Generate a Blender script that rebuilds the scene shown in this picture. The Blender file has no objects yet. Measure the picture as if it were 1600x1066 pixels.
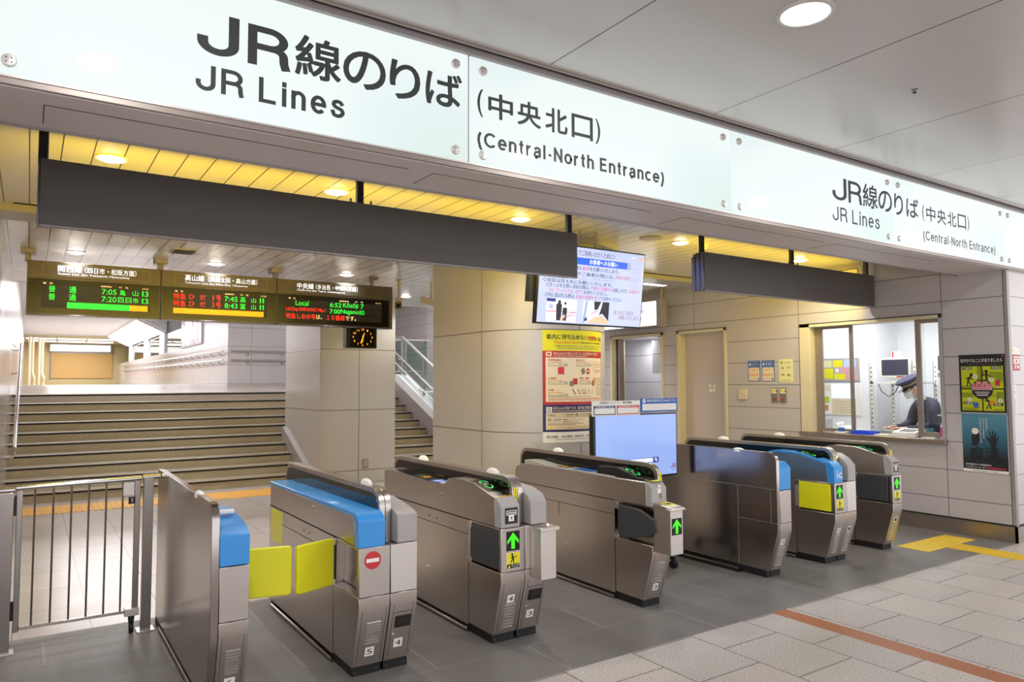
import bpy, bmesh, math, random
from mathutils import Vector, Matrix
random.seed(7)
sc = bpy.context.scene
COL = sc.collection
rad = math.radians

# ------------------------------------------------------------------ camera
CAM = Vector((0.0, 0.0, 1.7))
yaw, pitch, roll = rad(33.72038), rad(3.293536), rad(-0.2260999)
_f = Vector((math.sin(yaw)*math.cos(pitch), math.cos(yaw)*math.cos(pitch), math.sin(pitch)))
_r0 = Vector((math.cos(yaw), -math.sin(yaw), 0.0))
_u0 = _r0.cross(_f)
_r = _r0*math.cos(roll) + _u0*math.sin(roll)
_u = _r.cross(_f)
cam = bpy.data.cameras.new('camera')
cam.sensor_fit = 'HORIZONTAL'; cam.sensor_width = 36.0
cam.lens = 1131.079/1600.0*36.0
cam.clip_start = 0.05; cam.clip_end = 200
camo = bpy.data.objects.new('camera', cam)
COL.objects.link(camo)
mw = Matrix.Identity(4)
for i in range(3):
    mw[i][0] = _r[i]; mw[i][1] = _u[i]; mw[i][2] = -_f[i]; mw[i][3] = CAM[i]
camo.matrix_world = mw
sc.camera = camo

# ------------------------------------------------------------------ world, exposure, global lamp powers
sc.view_settings.view_transform = 'Standard'
sc.view_settings.look = 'None'
sc.view_settings.gamma = 1.0
sc.view_settings.use_curve_mapping = False
sc.view_settings.exposure = 0.18
w = bpy.data.worlds.new('world'); sc.world = w
w.use_nodes = True
w.node_tree.nodes['Background'].inputs[0].default_value = (0.88, 0.88, 0.93, 1)
w.node_tree.nodes['Background'].inputs[1].default_value = 2.1
P_HALL, P_ROW1, P_ROW2, P_CORR, P_OFFICE = 20.0, 14.0, 22.0, 46.0, 62.0
E_SIGN, E_YELLOW = 0.82, 9.5

# ------------------------------------------------------------------ materials
def lin(h):
    h = h.lstrip('#')
    o = []
    for i in (0, 2, 4):
        v = int(h[i:i+2], 16)/255.0
        o.append(v/12.92 if v <= 0.04045 else ((v+0.055)/1.055)**2.4)
    return (o[0], o[1], o[2], 1.0)
MATS = {}
def mat(name, col, rough=0.5, metal=0.0, coat=0.0, emit=0.0, spec=0.5, alpha=None):
    if name in MATS: return MATS[name]
    m = bpy.data.materials.new(name); m.use_nodes = True
    b = m.node_tree.nodes['Principled BSDF']
    c = lin(col) if isinstance(col, str) else (*col, 1.0)
    b.inputs['Base Color'].default_value = c
    b.inputs['Roughness'].default_value = rough
    b.inputs['Metallic'].default_value = metal
    b.inputs['Coat Weight'].default_value = coat
    b.inputs['Coat Roughness'].default_value = 0.08
    b.inputs['Specular IOR Level'].default_value = spec
    if emit:
        b.inputs['Emission Color'].default_value = c
        b.inputs['Emission Strength'].default_value = emit
    MATS[name] = m
    return m
def nodes(m):
    nt = m.node_tree
    return nt, nt.nodes, nt.links, nt.nodes['Principled BSDF']
def N(nt, t, **kw):
    n = nt.nodes.new(t)
    for k, v in kw.items():
        if k.startswith('i_'):
            n.inputs[k[2:].replace('_', ' ')].default_value = v
        else: setattr(n, k, v)
    return n
def brushed(name, col, rough=0.3, aniso=0.55):
    """sheet metal with a horizontal grain: highlights are drawn out vertically"""
    m = mat(name, col, rough, 1.0)
    nt, n, l, b = nodes(m)
    t = N(nt, 'ShaderNodeTangent', direction_type='RADIAL', axis='Z')
    l.new(t.outputs[0], b.inputs['Tangent'])
    b.inputs['Anisotropic'].default_value = aniso; b.inputs['Anisotropic Rotation'].default_value = 0.25
    return m
def granite(name, ca, cb, cc, rough, scale=140.0, coat=0.0, bw=None, rowh=None, mortar=0.004, mcol='#777068', big=0.06):
    """speckled stone; UV driven tile joints when bw is given"""
    m = mat(name, ca, rough, 0.0, coat)
    nt, n, l, b = nodes(m)
    tc = N(nt, 'ShaderNodeTexCoord')
    n1 = N(nt, 'ShaderNodeTexNoise'); n1.inputs['Scale'].default_value = scale; n1.inputs['Detail'].default_value = 3
    l.new(tc.outputs['Object'], n1.inputs['Vector'])
    r1 = N(nt, 'ShaderNodeValToRGB')
    e = r1.color_ramp.elements
    e[0].position = 0.36; e[0].color = lin(cb); e[1].position = 0.66; e[1].color = lin(cc)
    e2 = r1.color_ramp.elements.new(0.5); e2.color = lin(ca)
    l.new(n1.outputs[0], r1.inputs[0])
    n2 = N(nt, 'ShaderNodeTexNoise'); n2.inputs['Scale'].default_value = 1.3; n2.inputs['Detail'].default_value = 5
    l.new(tc.outputs['Object'], n2.inputs['Vector'])
    hs = N(nt, 'ShaderNodeHueSaturation'); l.new(r1.outputs[0], hs.inputs['Color'])
    mr = N(nt, 'ShaderNodeMapRange'); mr.inputs['From Min'].default_value = 0.3; mr.inputs['From Max'].default_value = 0.7
    mr.inputs['To Min'].default_value = 1-big; mr.inputs['To Max'].default_value = 1+big
    l.new(n2.outputs[0], mr.inputs[0]); l.new(mr.outputs[0], hs.inputs['Value'])
    out = hs.outputs[0]
    if bw:
        br = N(nt, 'ShaderNodeTexBrick'); br.offset = 0.5; br.offset_frequency = 2
        br.inputs['Scale'].default_value = 1.0; br.inputs['Mortar Size'].default_value = mortar
        br.inputs['Mortar Smooth'].default_value = 0.0
        br.inputs['Brick Width'].default_value = bw; br.inputs['Row Height'].default_value = rowh
        br.inputs['Color1'].default_value = (0.93, 0.93, 0.93, 1); br.inputs['Color2'].default_value = (1.06, 1.05, 1.03, 1)
        br.inputs['Mortar'].default_value = (1, 1, 1, 1)
        l.new(tc.outputs['UV'], br.inputs['Vector'])
        mx = N(nt, 'ShaderNodeMix', data_type='RGBA', blend_type='MULTIPLY'); mx.inputs['Factor'].default_value = 1
        l.new(out, mx.inputs[6]); l.new(br.outputs['Color'], mx.inputs[7])
        mx2 = N(nt, 'ShaderNodeMix', data_type='RGBA'); mx2.inputs[7].default_value = lin(mcol)
        l.new(br.outputs['Fac'], mx2.inputs['Factor']); l.new(mx.outputs[2], mx2.inputs[6])
        out = mx2.outputs[2]
    l.new(out, b.inputs['Base Color'])
    mr2 = N(nt, 'ShaderNodeMapRange'); mr2.inputs['To Min'].default_value = rough-0.06; mr2.inputs['To Max'].default_value = rough+0.08
    l.new(n2.outputs[0], mr2.inputs[0]); l.new(mr2.outputs[0], b.inputs['Roughness'])
    return m
def jointed(name, col, jcol, rough, ju=None, jv=None, u='Y', v='Z', width=0.006, metal=0.0, coat=0.0, jitter=0.0, spec=0.5):
    """surface with straight joints: lines at u = ju[0] + k*ju[1], v likewise (world/object axes)"""
    m = mat(name, col, rough, metal, coat, spec=spec)
    nt, n, l, b = nodes(m)
    tc = N(nt, 'ShaderNodeTexCoord'); sp = N(nt, 'ShaderNodeSeparateXYZ'); l.new(tc.outputs['Object'], sp.inputs[0])
    facs = []
    for ax, j in ((u, ju), (v, jv)):
        if not j: continue
        a = N(nt, 'ShaderNodeMath', operation='SUBTRACT'); l.new(sp.outputs[ax], a.inputs[0]); a.inputs[1].default_value = j[0]
        d = N(nt, 'ShaderNodeMath', operation='DIVIDE'); l.new(a.outputs[0], d.inputs[0]); d.inputs[1].default_value = j[1]
        ad = N(nt, 'ShaderNodeMath', operation='ADD'); l.new(d.outputs[0], ad.inputs[0]); ad.inputs[1].default_value = 0.5
        fr = N(nt, 'ShaderNodeMath', operation='FRACT'); l.new(ad.outputs[0], fr.inputs[0])
        s2 = N(nt, 'ShaderNodeMath', operation='SUBTRACT'); l.new(fr.outputs[0], s2.inputs[0]); s2.inputs[1].default_value = 0.5
        ab = N(nt, 'ShaderNodeMath', operation='ABSOLUTE'); l.new(s2.outputs[0], ab.inputs[0])
        lt = N(nt, 'ShaderNodeMath', operation='LESS_THAN'); l.new(ab.outputs[0], lt.inputs[0]); lt.inputs[1].default_value = width/j[1]/2
        facs.append(lt.outputs[0])
    out = facs[0]
    if len(facs) > 1:
        mxm = N(nt, 'ShaderNodeMath', operation='MAXIMUM'); l.new(facs[0], mxm.inputs[0]); l.new(facs[1], mxm.inputs[1]); out = mxm.outputs[0]
    mx = N(nt, 'ShaderNodeMix', data_type='RGBA'); mx.inputs[6].default_value = lin(col); mx.inputs[7].default_value = lin(jcol)
    l.new(out, mx.inputs['Factor']); l.new(mx.outputs[2], b.inputs['Base Color'])
    nz = N(nt, 'ShaderNodeTexNoise'); nz.inputs['Scale'].default_value = 2.0
    l.new(tc.outputs['Object'], nz.inputs['Vector'])
    mr = N(nt, 'ShaderNodeMapRange'); mr.inputs['To Min'].default_value = max(0.02, rough-0.05); mr.inputs['To Max'].default_value = rough+0.06
    l.new(nz.outputs[0], mr.inputs[0]); l.new(mr.outputs[0], b.inputs['Roughness'])
    return m

M = {}
M['steel'] = brushed('brushed_steel', '#c6beb8', 0.27)
M['steel_side'] = brushed('brushed_steel_side', '#aaa39d', 0.19)
M['steel_light'] = brushed('pale_steel', '#d6cfc9', 0.38)
M['chrome'] = mat('polished_steel', '#d8d6d4', 0.12, 1.0)
M['gap'] = mat('dark_gap', '#171615', 0.7)
M['black'] = mat('black_rubber', '#131312', 0.55)
M['blackgloss'] = mat('black_gloss', '#0a0b0b', 0.06, coat=0.3)
M['blackplastic'] = mat('black_plastic', '#1c1c1c', 0.35)
M['greyplastic'] = mat('silver_grey_plastic', '#aaa6a3', 0.38)
M['flapgrey'] = mat('charcoal_flap', '#3c3e40', 0.45)
M['flapyellow'] = mat('yellow_flap', '#f2ec1c', 0.32, coat=0.2)
M['blue'] = mat('blue_plastic', '#3c97e2', 0.25, coat=0.3)
M['white'] = mat('white_plastic', '#eeece6', 0.35)
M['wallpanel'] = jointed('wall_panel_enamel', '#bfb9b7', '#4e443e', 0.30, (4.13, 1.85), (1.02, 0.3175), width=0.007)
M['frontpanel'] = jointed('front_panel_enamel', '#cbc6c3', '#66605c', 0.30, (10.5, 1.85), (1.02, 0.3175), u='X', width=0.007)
M['pillarpanel'] = jointed('pillar_panel', '#b3aea8', '#7d766a', 0.22, (4.72, 0.70), (0.22, 1.0265), u='X', width=0.016)
M['columnpanel'] = mat('column_panel', '#b9b5b5', 0.26)
M['corrpanel'] = jointed('corridor_panel', '#d3d1d6', '#8b8890', 0.22, (5.0, 2.4), (0.2, 0.5), u='X', width=0.012)
M['corrpanely'] = jointed('corridor_panel_side', '#d3d1d6', '#8b8890', 0.16, (20.2, 2.4), (0.2, 0.5), u='Y', width=0.012)
M['leftpanel'] = jointed('left_wall_panel', '#bdb4b2', '#6f6866', 0.20, (3.7, 1.6), (0.25, 0.62), width=0.008, metal=0.35)
M['hallceil'] = jointed('hall_ceiling_panel', '#d3cecb', '#5c5650', 0.22, (2.545, 1.45), None, u='X', width=0.010)
M['slat'] = jointed('slat_ceiling', '#d2cdc6', '#57504a', 0.24, (1.873, 0.1735), None, u='X', width=0.008, metal=0.08)
M['slat2'] = jointed('slat_ceiling_inner', '#dedad7', '#3f3a36', 0.20, (1.873, 0.1735), (8.3, 0.62), u='X', v='Y', width=0.010, metal=0.1)
M['soffit'] = mat('soffit_panel', '#d2c8c6', 0.35)
M['trim'] = mat('bronze_trim', '#978c84', 0.35, 0.5)
M['graymetal'] = mat('grey_metal', '#a39b99', 0.4, 0.3)
M['skirt'] = brushed('skirting_steel', '#b5aaa0', 0.30)
M['darkfloor'] = granite('dark_granite', '#76726f', '#625e5b', '#8a8683', 0.42, 150, 0.0, 0.65, 0.465, 0.004, '#8b8681', 0.12)
M['lightfloor'] = granite('light_granite', '#bdb6b0', '#8e8781', '#d2ccc6', 0.45, 120, 0.0, 0.54, 0.535, 0.005, '#6f675f', 0.05)
M['innerfloor'] = granite('inner_granite', '#b9b0ac', '#a79e9a', '#c8c0bc', 0.22, 120, 0.0, 0.65, 0.465, 0.004, '#8b837d', 0.05)
M['upperfloor'] = mat('upper_floor_stone', '#a89c90', 0.25)
M['brownstone'] = granite('brown_stripe_stone', '#a5633c', '#8a4f2e', '#b97446', 0.4, 110)
M['riser'] = granite('stair_stone', '#b0a389', '#9a8e74', '#c0b39b', 0.4, 130)
M['nosing'] = mat('stair_nosing_metal', '#c9c4c0', 0.25, 0.7)
M['tactile'] = mat('tactile_yellow', '#e3bf35', 0.5)
M['tactile2'] = mat('tactile_orange', '#dca23a', 0.5)
M['darksign'] = mat('dark_sign_face', '#5c5650', 0.40)
M['signedge'] = mat('sign_edge_metal', '#6d6a78', 0.25, 0.8)
M['ink'] = mat('sign_ink', '#3a403c', 0.5)
M['inkblue'] = mat('sign_ink_dark', '#34323f', 0.5)
M['ledblack'] = mat('led_window', '#141210', 0.25)
M['ledslot'] = mat('led_slot', '#2c2926', 0.4)
M['boardcase'] = mat('board_case', '#6e6456', 0.35, 0.5)
M['ledgreen'] = mat('led_green', '#2cf03a', 0.5, emit=1.1)
M['ledred'] = mat('led_red', '#ff2a1c', 0.5, emit=1.2)
M['ledorange'] = mat('led_orange', '#ff9a14', 0.5, emit=1.3)
M['ledcream'] = mat('led_cream', '#ffd58a', 0.5, emit=1.2)
M['ledwhite'] = mat('led_white', '#f6f6ff', 0.5, emit=1.2)
M['arrowgreen'] = mat('arrow_green', '#35e012', 0.5, emit=1.0)
M['readergreen'] = mat('reader_green', '#20d060', 0.5, emit=0.8)
M['orangetape'] = mat('amber_lamp', '#d99a1c', 0.4, emit=0.2)
M['lamp'] = mat('lamp_glow', '#fffdf6', 0.5, emit=14.0)
M['reflector'] = mat('lamp_reflector', '#f4f2f0', 0.25, 0.0, emit=0.85)  # emission stands in for the bulb's light falling on the reflector
M['ringwhite'] = mat('lamp_ring', '#d9d5d1', 0.4)
M['tube'] = mat('tube_glow', '#fbfbff', 0.5, emit=5.0)
M['yellowglow'] = mat('yellow_sign_glow', (1.0, 0.70, 0.01), 0.5, emit=E_YELLOW)
M['cream'] = mat('cream_frame', '#d6ccab', 0.4)
M['doorleaf'] = mat('door_leaf', '#c9bdb6', 0.4)
M['beige'] = mat('beige_board', '#cfa96b', 0.55)
M['beigewall'] = mat('beige_wall', '#cdbb8c', 0.5)
M['pipe'] = mat('cream_pipe', '#e3d3b0', 0.35)
M['officewall'] = mat('office_white', '#eeeef2', 0.5)
M['pvcwhite'] = mat('paper_white', '#f0ede4', 0.55)
M['paperyellow'] = mat('paper_yellow', '#ddd40f', 0.45)
M['stickeryellow'] = mat('sticker_yellow', '#efe21a', 0.45)
M['paperred'] = mat('paper_red', '#b02a2c', 0.45)
M['papernavy'] = mat('paper_navy', '#2b2760', 0.45)
M['paperblue'] = mat('paper_blue', '#2a62b8', 0.45)
M['papercream'] = mat('paper_cream', '#e6d6b6', 0.5)
M['paperlime'] = mat('paper_lime', '#c3cc12', 0.45)
M['paperolive'] = mat('paper_olive', '#8f9a14', 0.45)
M['paperpale'] = mat('paper_pale_yellow', '#e2e0a8', 0.5)
M['inkblack'] = mat('print_black', '#1d1b1a', 0.5)
M['inkred'] = mat('print_red', '#c8303a', 0.5)
M['inkgrey'] = mat('print_grey', '#7d7568', 0.5)
M['inkorange'] = mat('print_orange', '#e08a30', 0.5)
M['skinpink'] = mat('print_peach', '#e8a07c', 0.5)
M['paperpink'] = mat('print_pink', '#dba0a8', 0.5)
M['glasspane'] = None
M['navy'] = mat('navy_uniform', '#2c2d4a', 0.7)
M['navycap'] = mat('navy_cap', '#2b2e58', 0.65)
M['skin'] = mat('skin', '#e0ab95', 0.5)
M['hair'] = mat('black_hair', '#1c1718', 0.5)
M['mask'] = mat('face_mask', '#eef0f4', 0.7)
M['gold'] = mat('gold_braid', '#d9c24a', 0.35, 0.5)
def glass(name, tint, refl=0.12, rough=0.02):
    """thin clear sheet: mostly see-through with a mirror share"""
    m = bpy.data.materials.new(name); m.use_nodes = True
    nt = m.node_tree; nt.nodes.clear()
    o = N(nt, 'ShaderNodeOutputMaterial'); t = N(nt, 'ShaderNodeBsdfTransparent'); g = N(nt, 'ShaderNodeBsdfGlossy'); x = N(nt, 'ShaderNodeMixShader')
    t.inputs[0].default_value = (*tint, 1); g.inputs['Roughness'].default_value = rough
    lw = N(nt, 'ShaderNodeLayerWeight'); lw.inputs[0].default_value = 0.5
    pw = N(nt, 'ShaderNodeMath', operation='POWER'); pw.inputs[1].default_value = 4.0; nt.links.new(lw.outputs['Facing'], pw.inputs[0])
    fr = N(nt, 'ShaderNodeMapRange'); fr.inputs['To Min'].default_value = 0.04; fr.inputs['To Max'].default_value = 0.55; nt.links.new(pw.outputs[0], fr.inputs[0])
    nt.links.new(fr.outputs[0], x.inputs[0]); nt.links.new(t.outputs[0], x.inputs[1]); nt.links.new(g.outputs[0], x.inputs[2]); nt.links.new(x.outputs[0], o.inputs[0])
    return m
M['glasspane'] = glass('window_glass', (0.95, 0.97, 0.96))
M['railglass'] = glass('railing_glass', (0.80, 0.88, 0.86))
def signglass():
    m = mat('backlit_glass', '#e9f6f2', 0.03, spec=0.3)
    nt, n, l, b = nodes(m)
    b.inputs['Base Color'].default_value = (0.10, 0.11, 0.11, 1)
    tc = N(nt, 'ShaderNodeTexCoord'); nz = N(nt, 'ShaderNodeTexNoise'); nz.inputs['Scale'].default_value = 0.55; nz.inputs['Detail'].default_value = 1
    mp = N(nt, 'ShaderNodeMapping'); mp.inputs['Location'].default_value = (3.15, 0, 0.2)
    l.new(tc.outputs['Object'], mp.inputs[0]); l.new(mp.outputs[0], nz.inputs['Vector'])
    r = N(nt, 'ShaderNodeValToRGB'); e = r.color_ramp.elements
    e[0].position = 0.35; e[0].color = lin('#dcefdf'); e[1].position = 0.62; e[1].color = lin('#f1fbfa')
    k = r.color_ramp.elements.new(0.48); k.color = lin('#e2f1f0')
    l.new(nz.outputs[0], r.inputs[0]); l.new(r.outputs[0], b.inputs['Emission Color']); b.inputs['Emission Strength'].default_value = E_SIGN
    return m
M['signglass'] = signglass()
def screen(name, c0, c1, strength):
    m = mat(name, c0, 0.18)
    nt, n, l, b = nodes(m)
    b.inputs['Base Color'].default_value = (0.02, 0.02, 0.025, 1)
    tc = N(nt, 'ShaderNodeTexCoord'); nz = N(nt, 'ShaderNodeTexNoise'); nz.inputs['Scale'].default_value = 1.6
    l.new(tc.outputs['Object'], nz.inputs['Vector'])
    mx = N(nt, 'ShaderNodeMix', data_type='RGBA'); mx.inputs[6].default_value = lin(c0); mx.inputs[7].default_value = lin(c1)
    l.new(nz.outputs[0], mx.inputs['Factor']); l.new(mx.outputs[2], b.inputs['Emission Color']); b.inputs['Emission Strength'].default_value = strength
    return m
M['screenblue'] = screen('monitor_screen', '#8ea6ee', '#a0bdf2', 0.92)
M['screenwhite'] = screen('tv_screen', '#bcc8ff', '#d8dffa', 0.95)
M['scr_ink'] = mat('screen_ink', '#23284a', 0.4, emit=0.25)
M['scr_blue'] = mat('screen_blue', '#2b5fe0', 0.4, emit=0.8)
M['scr_red'] = mat('screen_red', '#c05a80', 0.4, emit=0.6)
M['scr_white'] = mat('screen_white', '#f4f6ff', 0.4, emit=0.95)
M['scr_grey'] = mat('screen_grey', '#9aa6d0', 0.4, emit=0.7)
M['scr_pale'] = mat('screen_pale', '#cfd6f2', 0.4, emit=0.8)
M['scr_dark'] = mat('screen_dark', '#2c2c3a', 0.4, emit=0.2)
M['scr_orange'] = mat('screen_orange', '#f0962e', 0.4, emit=0.8)
M['scr_tan'] = mat('screen_tan', '#d8bfa0', 0.4, emit=0.7)
M['scr_navy'] = mat('screen_navy', '#28388c', 0.4, emit=0.5)
M['scr_crimson'] = mat('screen_crimson', '#9a2440', 0.4, emit=0.5)
M['lightbox'] = mat('lightbox_white', '#fbfdff', 0.4, emit=1.6)
M['pinkbottle'] = mat('pink_label', '#e2208c', 0.35)
M['clearplastic'] = mat('frosted_plastic', '#dfe4e6', 0.25)
M['bluetray'] = mat('blue_tray', '#2350e0', 0.3)
M['teal'] = mat('teal_posterback', '#3f7c93', 0.45)
M['tealdark'] = mat('poster_dark', '#20262c', 0.5)
M['camtan'] = mat('camera_housing', '#cdbfa8', 0.4)
M['posterglow'] = mat('window_poster', '#9a98c8', 0.25)
M['crtgrey'] = mat('crt_screen', '#45465a', 0.2)

# ------------------------------------------------------------------ geometry helpers
class MB:
    """collects faces of one mesh"""
    def __init__(s): s.v = []; s.f = []; s.m = []; s.mats = []
    def mi(s, mt):
        if isinstance(mt, str): mt = M[mt]
        if mt not in s.mats: s.mats.append(mt)
        return s.mats.index(mt)
    def add(s, vs, fs, mt):
        b = len(s.v); k = s.mi(mt)
        s.v += [tuple(p) for p in vs]
        for f in fs: s.f.append([b+i for i in f]); s.m.append(k)
    def box(s, x0, y0, z0, x1, y1, z1, mt):
        vs = [(x, y, z) for x in (x0, x1) for y in (y0, y1) for z in (z0, z1)]
        s.add(vs, [(0,1,3,2), (4,6,7,5), (0,4,5,1), (2,3,7,6), (0,2,6,4), (1,5,7,3)], mt)
    def prism(s, prof, a0, a1, mt, axis='x'):
        """extrude a closed profile: axis x takes (y,z), y takes (x,z), z takes (x,y)"""
        n = len(prof)
        def P(p, a): return {'x': (a, p[0], p[1]), 'y': (p[0], a, p[1]), 'z': (p[0], p[1], a)}[axis]
        vs = [P(p, a0) for p in prof] + [P(p, a1) for p in prof]
        fs = [tuple(range(n)), tuple(range(2*n-1, n-1, -1))] + [(i, (i+1) % n, n+(i+1) % n, n+i) for i in range(n)]
        s.add(vs, fs, mt)
    def ringprism(s, outer, inner, a0, a1, mt, axis='x'):
        n = len(outer)
        def P(p, a): return {'x': (a, p[0], p[1]), 'y': (p[0], a, p[1]), 'z': (p[0], p[1], a)}[axis]
        vs = [P(p, a) for a in (a0, a1) for q in (outer, inner) for p in q]
        fs = []
        for i in range(n):
            j = (i+1) % n
            fs += [(i, j, n+j, n+i), (2*n+i, 3*n+i, 3*n+j, 2*n+j), (i, 2*n+i, 2*n+j, j), (n+i, n+j, 3*n+j, 3*n+i)]
        s.add(vs, fs, mt)
    def tube(s, pts, r, mt, n=10, caps=True):
        pts = [Vector(p) for p in pts]; rings = []
        for i, p in enumerate(pts):
            d = (pts[min(i+1, len(pts)-1)] - pts[max(i-1, 0)]).normalized()
            a = d.cross(Vector((0, 0, 1)))
            if a.length < 1e-3: a = d.cross(Vector((0, 1, 0)))
            a.normalize(); c = d.cross(a)
            rr = r[i] if isinstance(r, (list, tuple)) else r
            rings.append([p + (a*math.cos(t) + c*math.sin(t))*rr for t in [2*math.pi*k/n for k in range(n)]])
        vs = [q for g in rings for q in g]; fs = []
        for i in range(len(rings)-1):
            for k in range(n):
                fs.append((i*n+k, i*n+(k+1) % n, (i+1)*n+(k+1) % n, (i+1)*n+k))
        if caps: fs += [tuple(range(n)), tuple(range((len(rings)-1)*n, len(rings)*n))]
        s.add(vs, fs, mt)
    def lathe(s, c, prof, mt, n=24, axis='z', a0=0.0, a1=2*math.pi, sx=1.0, sy=1.0):
        """prof: (radius, height) pairs turned about axis through c"""
        c = Vector(c); full = abs(a1-a0-2*math.pi) < 1e-6; k = n if full else n+1
        vs = []
        for r, h in prof:
            for i in range(k):
                t = a0+(a1-a0)*i/n
                x, y = r*math.cos(t)*sx, r*math.sin(t)*sy
                vs.append(c + (Vector((x, y, h)) if axis == 'z' else Vector((x, h, y)) if axis == 'y' else Vector((h, x, y))))
        fs = []
        for j in range(len(prof)-1):
            for i in range(n):
                i2 = (i+1) % k
                fs.append((j*k+i, j*k+i2, (j+1)*k+i2, (j+1)*k+i))
        if full:
            if prof[0][0] > 1e-6: fs.append(tuple(range(k)))
            if prof[-1][0] > 1e-6: fs.append(tuple(range((len(prof)-1)*k, len(prof)*k)))
        s.add(vs, fs, mt)
    def sphere(s, c, rx, ry, rz, mt, n=16, m=8, z0=-1.0):
        prof = []
        for i in range(m+1):
            t = math.asin(z0) + (math.pi/2-math.asin(z0))*i/m
            prof.append((max(math.cos(t), 1e-4), math.sin(t)))
        vs = []
        for r, h in prof:
            for k in range(n):
                a = 2*math.pi*k/n
                vs.append((c[0]+rx*r*math.cos(a), c[1]+ry*r*math.sin(a), c[2]+rz*h))
        fs = [(j*n+i, j*n+(i+1) % n, (j+1)*n+(i+1) % n, (j+1)*n+i) for j in range(m) for i in range(n)]
        fs.append(tuple(range(n)))
        s.add(vs, fs, mt)
    def quad(s, pts, mt): s.add(pts, [tuple(range(len(pts)))], mt)
    def build(s, name, parent=None, bevel=0.0, smooth=True, local=False, seg=2, uvf=None, weld=True):
        me = bpy.data.meshes.new(name)
        off = Vector((0, 0, 0)) if (parent is None or local) else Vector(parent['_w'])
        me.from_pydata([tuple(Vector(p)-off) for p in s.v], [], s.f)
        for mt in s.mats: me.materials.append(mt)
        for p, k in zip(me.polygons, s.m): p.material_index = k
        bm = bmesh.new(); bm.from_mesh(me)
        bmesh.ops.recalc_face_normals(bm, faces=bm.faces[:])
        if uvf:
            uv = bm.loops.layers.uv.new('UVMap')
            for f in bm.faces:
                for lp in f.loops: lp[uv].uv = uvf(lp.vert.co)
        bm.to_mesh(me); bm.free()
        if smooth:
            for p in me.polygons: p.use_smooth = True
            me.set_sharp_from_angle(angle=rad(35))
        o = bpy.data.objects.new(name, me); COL.objects.link(o)
        if parent is not None: o.parent = parent; o['_w'] = parent['_w']
        else: o['_w'] = (0.0, 0.0, 0.0)
        if bevel:
            b = o.modifiers.new('bevel', 'BEVEL'); b.width = bevel; b.segments = seg; b.limit_method = 'ANGLE'; b.angle_limit = rad(50)
        return o
def tag(o, label, cat, group=None, kind=None):
    if label: o['label'] = label
    if cat: o['category'] = cat
    if group: o['group'] = group
    if kind: o['kind'] = kind
    return o
def thing(name, loc, label, cat, group=None, kind=None, rot=None):
    e = bpy.data.objects.new(name, None); COL.objects.link(e)
    e.location = loc; e.empty_display_size = 0.1
    e['_w'] = tuple(float(a) for a in loc)
    if rot: e.rotation_euler = rot
    return tag(e, label, cat, group, kind)
def struct(mb, name, label=None, cat=None, **kw):
    o = mb.build(name, **kw); tag(o, label, cat, None, 'structure'); return o
def copy_tree(root, loc, label=None, group=None):
    r = root.copy(); COL.objects.link(r); r.location = loc; r['_w'] = tuple(float(a) for a in loc)
    if label: r['label'] = label
    if group: r['group'] = group
    for ch in list(root.children):
        c = ch.copy(); COL.objects.link(c); c.parent = r
        for g in ch.children:
            d = g.copy(); COL.objects.link(d); d.parent = c
    return r
def rrect(x0, y0, x1, y1, r, n=6, corners=(1, 1, 1, 1)):
    """rounded rectangle, corners bl, br, tr, tl"""
    out = []
    for (cx, cy, a0), k in zip(((x0, y0, 180), (x1, y0, 270), (x1, y1, 0), (x0, y1, 90)), corners):
        rr = r*k if k else 0
        if rr <= 0: out.append((cx, cy)); continue
        ox = cx + (rr if cx == x0 else -rr); oy = cy + (rr if cy == y0 else -rr)
        for i in range(n+1):
            a = rad(a0 + 90*i/n); out.append((ox+rr*math.cos(a), oy+rr*math.sin(a)))
    return out

# ---- lettering
_tc = {}
_curve = bpy.data.curves.new('lettering_source', 'FONT')
_tobj = bpy.data.objects.new('lettering_source', _curve)
_base_font = _curve.font
def glyphs(text, bold=0.0, res=3):
    """outline of a text: (vertices 2D normalised to its box, faces, aspect)"""
    key = (text, res)
    if key in _tc: return _tc[key]
    if _tobj.name not in COL.objects: COL.objects.link(_tobj)
    _curve.body = text; _curve.size = 1.0;  _curve.resolution_u = res
    dg = bpy.context.evaluated_depsgraph_get(); dg.update()
    me = bpy.data.meshes.new_from_object(_tobj.evaluated_get(dg))
    vs = [(v.co.x, v.co.y) for v in me.vertices]; fs = [tuple(p.vertices) for p in me.polygons]
    bpy.data.meshes.remove(me)
    if not vs: vs = [(0, 0), (1, 1)]
    x0 = min(v[0] for v in vs); x1 = max(v[0] for v in vs); y0 = min(v[1] for v in vs); y1 = max(v[1] for v in vs)
    dx = max(x1-x0, 1e-6); dy = max(y1-y0, 1e-6)
    r = ([((a-x0)/dx, (b-y0)/dy) for a, b in vs], fs, dx/dy)
    _tc[key] = r
    return r
def _arc(cx, cy, rx, ry, a0, a1, n=14): return [(cx+rx*math.cos(rad(a0+(a1-a0)*i/n)), cy+ry*math.sin(rad(a0+(a1-a0)*i/n))) for i in range(n+1)]
def _smooth(p, n=5):
    o = []
    for i in range(len(p)-1):
        a, b, c, d = p[max(i-1, 0)], p[i], p[i+1], p[min(i+2, len(p)-1)]
        for k in range(n):
            t = k/n; o.append(tuple(.5*(2*b[j]+(c[j]-a[j])*t+(2*a[j]-5*b[j]+4*c[j]-d[j])*t*t+(3*b[j]-a[j]-3*c[j]+d[j])*t**3) for j in (0, 1)))
    return o+[p[-1]]
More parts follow.
